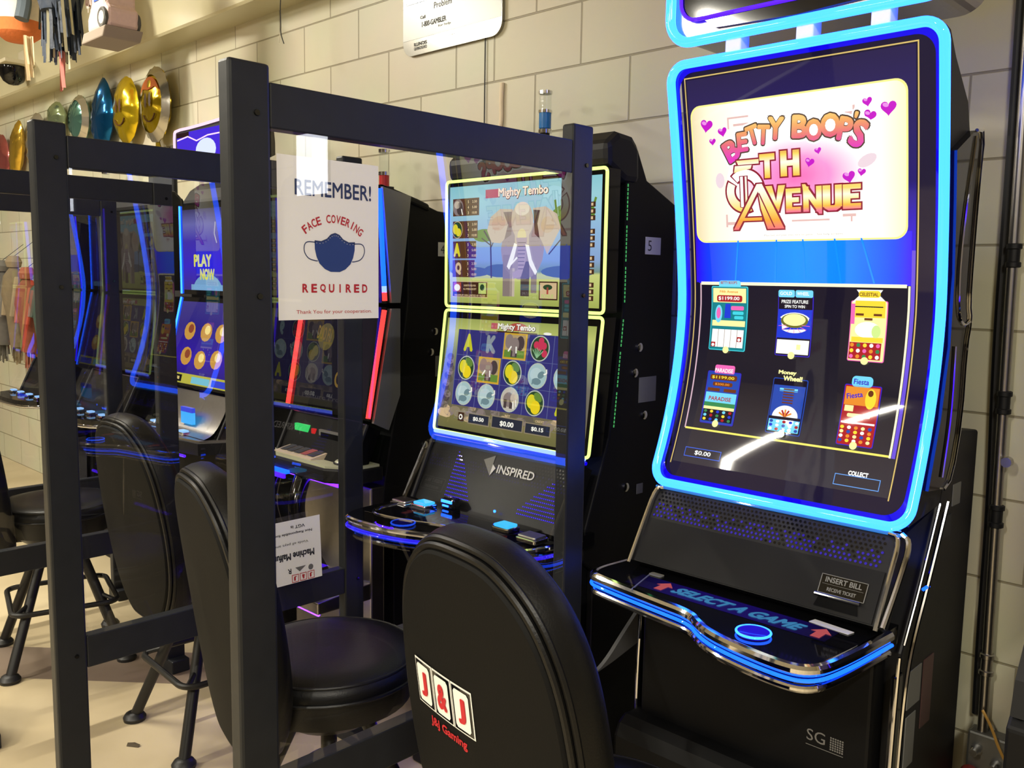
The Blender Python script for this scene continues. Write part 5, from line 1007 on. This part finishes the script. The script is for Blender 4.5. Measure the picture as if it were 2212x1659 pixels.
# ------------------------------------------------------------------ swivel stools
HW = [(-.43, .06), (-.425, .10), (-.40, .14), (-.35, .18), (-.28, .215), (-.20, .235), (-.10, .243), (0, .236), (.08, .222), (.14, .199), (.18, .174), (.21, .144), (.232, .112), (.246, .080), (.252, .035)]
def outline(s=1.0, n=3):
    P = [(w*s, v) for v, w in HW]+[(-w*s, v) for v, w in HW[::-1]]
    return [(p.x, p.y) for p in smooth_path([(x, z, 0) for x, z in P], 2, True)]
def stool(x, y, label, rz, base_rz=0, logo=False, z0=.84, drop=0):
    rt = empty('swivel_stool', (x, y, 0), label, 'stool', 'black padded swivel stools at the slot machines')
    cs = Matrix.Rotation(R(rz), 4, 'Z'); cb = Matrix.Rotation(R(base_rz), 4, 'Z')
    b = MB(); b.lathe([(0, .515), (.18, .515), (.200, .52), (.212, .545), (.222, .585), (.222, .605), (.214, .622), (.195, .634), (.15, .640), (.08, .640), (0, .637)], (0, 0, 0), M['leather'], 40); cd = Matrix.Translation((0, 0, drop)) @ cs; seat = b.build('seat', rt, xf=cd)
    b = MB(); b.tube([(.223*math.cos(R(a)), .223*math.sin(R(a)), .590) for a in range(0, 360, 8)], .005, M['leather'], True, 8); b.tube([(.211*math.cos(R(a)), .211*math.sin(R(a)), .626) for a in range(0, 360, 8)], .004, M['leather'], True, 8); b.build('piping', seat, xf=cd)
    b = MB(); b.lathe([(0, .46), (.10, .46), (.13, .48), (.17, .515), (0, .515)], (0, 0, 0), M['iron'], 28); b.build('swivel_plate', rt, xf=cd)
    t = R(8); O = outline()
    # back: stiff vinyl panel behind, thick padded roll in front; u across, v up the tilted plane, d forwards
    def P(u, v, d): 
        d = d+.35*u*u
        return (u*.96, -.30+v*(-math.sin(t))+d*math.cos(t), z0+v*math.cos(t)+d*math.sin(t))
    def ringof(sx, d, sv=None):
        sv = sv or sx; return [P(u*sx, (v+.06)*sv-.06, d) for u, v in O]
    b = MB(); b.loft([ringof(.90, .0), ringof(.915, .004), ringof(.92, .012)], M['shell'], caps=False)
    n = len(O); c = [P(u*.45, (v+.06)*.45-.06, -.003) for u, v in O]; b.loft([[P(0, -.06, -.004)]*n, c, ringof(.80, -.001), ringof(.90, .0)], M['shell'], caps=False); bp = b.build('back_panel', rt, xf=cs)
    b = MB(); b.tube(ringof(.935, .010), .0065, M['leather'], True, 8); b.build('piping', bp, xf=cs)
    b = MB(); b.tube(ringof(.962, .020), .0065, M['leather'], True, 8); b.build('piping', bp, xf=cs)
    b = MB(); b.loft([ringof(.93, .014), ringof(.985, .022), ringof(1.0, .04), ringof(1.0, .060), ringof(.985, .075), ringof(.94, .088), ringof(.84, .095), ringof(.6, .09), ringof(.3, .085), [P(0, -.06, .084)]*n], M['leather'], caps=False); b.build('back_cushion', rt, xf=cs)
    b = MB(); b.tube(smooth_path([(0, -.02, .49), (0, -.18, .485), (0, -.23, .52), (0, -.225, .60)], 2), (.035, .009), M['iron'], n=10, flat=(1, 0, 0)); b.build('back_bracket', rt, xf=cs)
    if logo:
        b = MB(); cu, cv = -.068, -.035
        def Q(u, v, e): return P(u, v, -.0035-e*.0008)
        wt = M['white']; rk = mat('logo_red', (205, 40, 50), .5)
        def fr(u0, v0, u1, v1, m, e, k=4):
            for i in range(k): a, c2 = u0+(u1-u0)*i/k, u0+(u1-u0)*(i+1)/k; b.add([Q(a, v0, e), Q(c2, v0, e), Q(c2, v1, e), Q(a, v1, e)], [(0, 1, 2, 3)], m)
        for k in range(3):
            u = cu+(k-1)*.0605
            fr(u-.0295, cv-.042, u+.0295, cv+.042, wt, 1); fr(u-.0265, cv-.039, u+.0265, cv+.039, M['gloss'], 2)
            zz = [(u+a*.0215, cv+c2*.0345) for a, c2 in ((-.8, -1), (.8, -1), (1, -.85), (1, .85), (.8, 1), (-.8, 1), (-1, .85), (-1, -.85))]
            b.add([Q(a, c2, 3) for a, c2 in zz], [tuple(range(8))], wt)
            vs, fs = glyphs('J&J'[k], .045); kk = len(vs)//8; b.add([Q(u+(a-.5)*(.022 if k != 1 else .030), cv+(c2-.5)*.046, 4+.1*(i//kk)) for i, (a, c2) in enumerate(vs)], fs, rk)
        vs, fs = glyphs('J&J Gaming', .03); kk = len(vs)//8; b.add([Q(cu+.005+(a-.5)*.115, cv-.064+(c2-.5)*.021, 1+.1*(i//kk)) for i, (a, c2) in enumerate(vs)], fs, rk)
        b.build('logo', bp, xf=cs)['label'] = 'white and red reel logo'
    for sx in (-1, 1):
        for sy in (-1, 1):
            b = MB(); b.tube([(sx*.055, sy*.055, .47), (sx*.20, sy*.20, .02)], .0185, M['iron'], n=12); lg = b.build('leg', rt, xf=cb)
            b = MB(); b.lathe([(0, 0), (.036, 0), (.038, .012), (.03, .024), (.019, .03), (0, .03)], (sx*.203, sy*.203, 0), M['iron'], 18); b.build('foot_cap', lg, xf=cb)
    b = MB(); b.tube([(x_, y_, .24) for x_, y_ in rr_path(-.185, -.185, .185, .185, .05)], .0105, M['iron'], True, 10); b.build('foot_ring', rt, xf=cb)
    b = MB()
    for sx in (-1, 1):
        for sy in (-1, 1): b.tube([(sx*.13, sy*.13, .26), (sx*.172, sy*.172, .242)], .008, M['iron'], n=8)
    b.build('ring_stay', rt, xf=cb)
    return rt
stool(-.949, -1.133, 'black padded swivel stool with white and red logo tiles on its back, nearest to us', -7, 0, True, .878, -.07)
stool(-1.76, -1.157, 'black padded swivel stool between the first two partitions, facing the elephant machine', -12, 10, z0=.855)
stool(-2.745, -.94, 'black padded swivel stool between the second and third partitions, facing the red-lit machine', 0, -3)
stool(-3.71, -1.095, 'black padded swivel stool between the third and farthest partitions, cut by the left picture edge', -15, -13.7)
# ------------------------------------------------------------------ foil balloons along the wall
def foil(name, c, hi=None, rough=.16): return mat(name, c, rough, .85, bump=.9, bscale=9)
def balloon(x, z, rx, rz, m, label, face=None, rim=None, lean=0, y=-.06, tail=True, peak=0, cap=False):
    rt = empty('foil_balloon', (x, y, z), label, 'balloon', 'foil balloons pinned along the block wall')
    rng = random.Random(int(abs(x)*100)); n = 40
    rings = []
    for d, s in ((.045, .0), (.042, .35), (.034, .62), (.02, .84), (.006, .96), (0, 1.0), (-.006, .96), (-.02, .84), (-.034, .62), (-.042, .35), (-.045, .0)):
        q = []
        for k in range(n):
            a = 2*math.pi*k/n; w = 1+(.018*math.sin(a*13+x)+.012*rng.random())*(s > .7)+peak*max(0, math.sin(a))**6*s
            dd = d*(1+.10*math.sin(a*9)*(s > .6)+.25*(rng.random()-.5)*(s > .5)); q.append((rx*s*w*math.cos(a)+lean*rz*s*math.sin(a), dd, rz*s*w*math.sin(a)))
        rings.append(q)
    b = MB(); b.loft(rings, m, caps=False); body = b.build('balloon_body', rt)
    f = lambda u, v: (u*rx+lean*v*rz, -.047+.047*(u*u+v*v)**1.0*.55, v*rz)
    b = MB(); dk = mat('balloon_brown', (74, 42, 20), .4)
    if rim:
        for s0, s1, dy in ((.78, 1.02, -.004),):
            v0 = [(rx*s0*math.cos(R(a))+lean*rz*s0*math.sin(R(a)), -.034, rz*s0*math.sin(R(a))) for a in range(0, 360, 9)]; v1 = [(rx*(s1+.02*math.sin(a))*math.cos(R(a))+lean*rz*s1*math.sin(R(a)), dy, rz*(s1+.02*math.sin(a))*math.sin(R(a))) for a in range(0, 360, 9)]
            k = len(v0); b.add(v0+v1, [(i, k+i, k+(i+1) % k, (i+1) % k)[::-1] for i in range(k)], rim, True)
        b.build('rim', body); b = MB()
    if face:
        if cap:
            oc = mat('orange_foil', (226, 120, 50), .2, .5); b.add([tuple(q+e for q, e in zip(f(u, v), (0, -.003, 0))) for u, v in [(.72*math.cos(R(a)), .72*math.sin(R(a))) for a in range(25, 156, 10)]+[(-.4, .42), (0, .36), (.4, .42)]], [tuple(range(17))], oc)
        for sx in (-.14, .16):
            b.add([tuple(q+e for q, e in zip(f(sx+.075*math.cos(R(a)), .10+.20*math.sin(R(a))), (0, -.005, 0))) for a in range(0, 360, 24)], [tuple(range(15))], dk)
        b.tube([tuple(q+e for q, e in zip(f(.03+.42*math.cos(R(a)), -.15+.33*math.sin(R(a))), (0, -.003, 0))) for a in range(205, 336, 10)], .004, dk, n=6); b.build('face', body)
    if tail:
        b = MB(); b.add([(-.02, .0, -rz*.95), (.02, 0, -rz*.95), (.05, .01, -rz-.09), (-.04, .01, -rz-.085), (-.02, .004, -rz*.95), (.02, .004, -rz*.95), (.05, .014, -rz-.09), (-.04, .014, -rz-.085)], [(0, 3, 2, 1), (4, 5, 6, 7), (3, 7, 6, 2)], m); b.build('tail', body)
yel = foil('yellow_foil', (226, 196, 40)); gold = foil('gold_foil', (214, 176, 70)); silv = foil('silver_foil', (200, 196, 186)); blue = foil('blue_foil', (20, 92, 150)); teal = foil('teal_foil', (120, 176, 166)); redf = foil('red_foil', (196, 110, 108)); pale = foil('pale_green_foil', (170, 190, 150))
balloon(-4.98, 2.455, .175, .20, yel, 'yellow smiling foil balloon with a crinkled silver-gold rim, rightmost of the wall balloons', True, silv, cap=True)
balloon(-5.37, 2.47, .165, .19, yel, 'plain yellow smiling foil balloon just left of the silver-rimmed one', True)
balloon(-5.71, 2.46, .15, .19, blue, 'crumpled blue foil balloon beside the plain yellow smiling one', lean=.12, peak=.25)
balloon(-6.06, 2.49, .15, .15, teal, 'round teal foil balloon with a silver ring, left of the blue one', rim=silv)
balloon(-6.46, 2.54, .14, .11, pale, 'small pale green foil balloon half hidden behind a partition post')
balloon(-6.84, 2.40, .19, .22, silv, 'large crinkled silver foil balloon over the left end of the row')
balloon(-7.25, 2.40, .10, .21, gold, 'narrow gold foil balloon between the silver and the red one', lean=.3)
balloon(-7.60, 2.36, .17, .19, redf, 'dusty red foil balloon at the left edge of the picture')
# ------------------------------------------------------------------ hanging party piñatas
tis_w = mat('white_tissue', (226, 214, 200), .8, noise=.1, bump=.8, bscale=60); tis_o = mat('orange_tissue', (220, 120, 62), .8, noise=.15, bump=.8, bscale=60); tis_b = mat('black_blue_tissue', (36, 46, 62), .55, noise=.5, bump=.8, bscale=40); tis_br = mat('brown_tissue', (86, 58, 44), .8); tis_pk = mat('blush_tissue', (226, 196, 190), .8, noise=.08, bump=.6, bscale=60); tis_bl = mat('blue_tissue', (40, 84, 176), .7); tis_rd = mat('red_tissue', (196, 52, 60), .8); card = mat('grey_card', (150, 136, 122), .8); tis_gn = mat('green_tissue', (70, 140, 96), .8)
PG = 'paper piñatas hanging from the ceiling'
def fringe(b, x, y, z, ln, n, m, spread, seed):
    rng = random.Random(seed)
    for k in range(n):
        dx = (rng.random()-.5)*spread; dy = (rng.random()-.5)*spread*.6; L = ln*(.55+.45*rng.random()); w = .004+.007*rng.random(); sw = (rng.random()-.5)*.05; a = rng.random()*3.1
        c, s = math.cos(a)*w, math.sin(a)*w; P = []
        for i in range(4):
            f = i/3; P += [(x+dx*(.6+.4*f)+sw*f*f-c, y+dy-s, z-L*f), (x+dx*(.6+.4*f)+sw*f*f+c, y+dy+s, z-L*f)]
        b.add(P, [(0, 1, 3, 2), (2, 3, 5, 4), (4, 5, 7, 6)], m)
def pinatas():
    # 1 round-bodied
    x, y = -5.44, -.6; rt = empty('pinata', (x, y, 2.85), 'white and orange round-bodied paper piñata with a brown brim, hanging leftmost', 'piñata', PG); og = rt.location
    b = MB(); b.lathe([(0, 2.76), (.07, 2.765), (.115, 2.80), (.13, 2.86)], (x, y, 0), tis_o, 24); b.lathe([(.13, 2.86), (.128, 2.93), (.105, 2.99), (.08, 3.02), (0, 3.03)], (x, y, 0), tis_w, 24); b.build('body', rt, og)
    b = MB(); b.lathe([(0, 3.03), (.15, 3.03), (.155, 3.04), (.10, 3.06), (.08, 3.16), (0, 3.17)], (x, y, 0), tis_br, 24); b.build('hat', rt, og)
    for s in (-1, 1):
        b = MB(); b.tube(smooth_path([(x+s*.11, y, 2.98), (x+s*.17, y-.02, 2.92), (x+s*.175, y-.04, 2.84)], 2), .035, tis_w if s < 0 else mat('slate_tissue', (86, 96, 104), .8), n=10); b.build('arm', rt, og)
    b = MB(); fringe(b, x+.13, y, 2.77, .25, 12, mat('cream_streamer', (222, 200, 160), .7), .06, 3); b.build('streamers', rt, og)
    b = MB(); b.tube([(x, y, 3.16), (x, y, CEIL)], .002, M['dark'], n=6); b.build('string', rt, og)
    # 2 fringe
    x = -4.83; rt = empty('pinata', (x, y, 2.9), 'long black and blue tissue fringe piñata with a red streamer tail', 'piñata', PG); og = rt.location
    b = MB(); b.lathe([(0, 2.78), (.09, 2.80), (.11, 2.88), (.10, 3.02), (.06, 3.10), (0, 3.11)], (x, y, 0), tis_b, 20); b.build('body', rt, og)
    b = MB(); fringe(b, x, y, 3.02, .46, 170, tis_b, .22, 5); fringe(b, x+.05, y, 2.95, .44, 14, mat('pale_streamer', (196, 190, 160), .7), .22, 8); b.build('fringe', rt, og)
    b = MB(); fringe(b, x-.01, y, 2.62, .20, 6, mat('pink_streamer', (206, 120, 110), .8), .05, 6); b.build('tail', rt, og)
    b = MB(); b.tube([(x, y, 3.10), (x, y, CEIL)], .002, M['dark'], n=6); b.build('string', rt, og)
    # 3 toy car
    x = -4.22; rt = empty('pinata', (x, y, 2.7), 'blush white toy-car paper piñata with one grey wheel and a blue stripe', 'piñata', PG); og = rt.location
    b = MB(); b.prism([(x-.11, 2.60), (x+.11, 2.60), (x+.12, 2.68), (x+.09, 2.70), (x+.08, 2.95), (x-.05, 2.95), (x-.06, 2.72), (x-.11, 2.66)], 1, y-.07, y+.07, tis_pk); b.build('body', rt, og, bevel=.015)
    b = MB(); b.prism([(x-.15, 2.555), (x+.09, 2.555), (x+.125, 2.60), (x-.12, 2.60)], 1, y-.085, y+.085, card); b.build('base', rt, og, bevel=.006)
    for yy in (y-.072, y+.072):
        b = MB(); b.tube([(x+.07+.036*math.cos(R(a)), yy, 2.64+.036*math.sin(R(a))) for a in range(0, 360, 15)], .010, mat('wheel_grey', (84, 82, 78), .7), True, 8); b.lathe([(0, -.008), (.028, -.008), (.028, .008), (0, .008)], (x+.07, yy, 2.64), tis_w, 18, 1); b.build('wheel', rt, og)
    b = MB(); b.bb(x-.02, x+.03, y-.073, y+.073, 2.72, 2.952, tis_bl); b.build('stripe', rt, og)
    b = MB(); fringe(b, x-.08, y-.06, 2.95, .28, 26, mat('glitter_streamer', (170, 150, 140), .4), .05, 9); b.build('streamers', rt, og)
    b = MB(); b.tube([(x, y, 2.94), (x, y, CEIL)], .002, M['dark'], n=6); b.build('string', rt, og)
pinatas()
def wall_goods():
    items = [(-6.58, 1.32, .085, .26, 'teal_paper', (54, 72, 64), 'dusty teal paper party figure hung on the wall, nearest the machines'), (-6.85, 1.30, .09, .34, 'orange_red_paper', (120, 62, 42), 'orange-red paper party figure hung on the wall behind the farthest partition'),
             (-7.12, 1.36, .09, .38, 'sand_paper', (112, 98, 72), 'sand-coloured long paper party figure on the wall left of the orange-red one'), (-7.39, 1.34, .09, .36, 'grey_paper', (84, 80, 72), 'grey paper party figure on the wall at the left picture edge')]
    for x, z, r, h, nm, c, lab in items:
        y = -.16; rt = empty('paper_figure', (x, y, z), lab, 'party decoration', 'paper party figures hung on the far wall'); og = rt.location; m = mat(nm, c, .85, noise=.3, bump=.8, bscale=30); m2 = mat(nm+'_trim', tuple(min(255, int(q*1.1+12)) for q in c), .85)
        b = MB(); b.lathe([(0, z-h), (r*.5, z-h), (r*.7, z-h*.4), (r, z), (r*.8, z+h*.35), (r*.35, z+h*.5), (0, z+h*.5)], (x, y, 0), m, 18); b.build('body', rt, og)
        b = MB(); b.lathe([(0, z+h*.48), (r*.5, z+h*.52), (r*.62, z+h*.5+r*.5), (r*.4, z+h*.5+r*.95), (0, z+h*.5+r)], (x, y, 0), m2, 16); b.build('head', rt, og)
        for s in (-1, 1):
            b = MB(); b.tube(smooth_path([(x+s*r*.75, y, z+h*.32), (x+s*r*1.15, y-.03, z), (x+s*r*1.0, y-.05, z-h*.4)], 2), r*.25, m2, n=8); b.build('arm', rt, og)
        b = MB(); fringe(b, x, y, z-h*.9, .18, 18, m2, r*1.2, int(abs(x)*10)); b.build('streamers', rt, og)
        b = MB(); b.tube([(x, y, z+h*.5+r*.9), (x, -.004, z+h*.5+r+.12)], .002, M['dark'], n=6); b.build('string', rt, og)
wall_goods()
def scrap():
    b = MB(); b.add([(-2.82, -1.215, .001), (-2.80, -1.228, .001), (-2.765, -1.205, .002), (-2.77, -1.195, .006), (-2.80, -1.20, .004), (-2.795, -1.21, .008)], [(0, 1, 5), (1, 2, 5), (2, 3, 5), (3, 4, 5), (4, 0, 5), (4, 3, 2, 1, 0)], mat('dry_leaf', (66, 54, 34), .8))
    tag(b.build('dry_leaf', origin=(-2.79, -1.21, 0)), 'small dry brown leaf lying on the pale floor', 'leaf')
scrap()
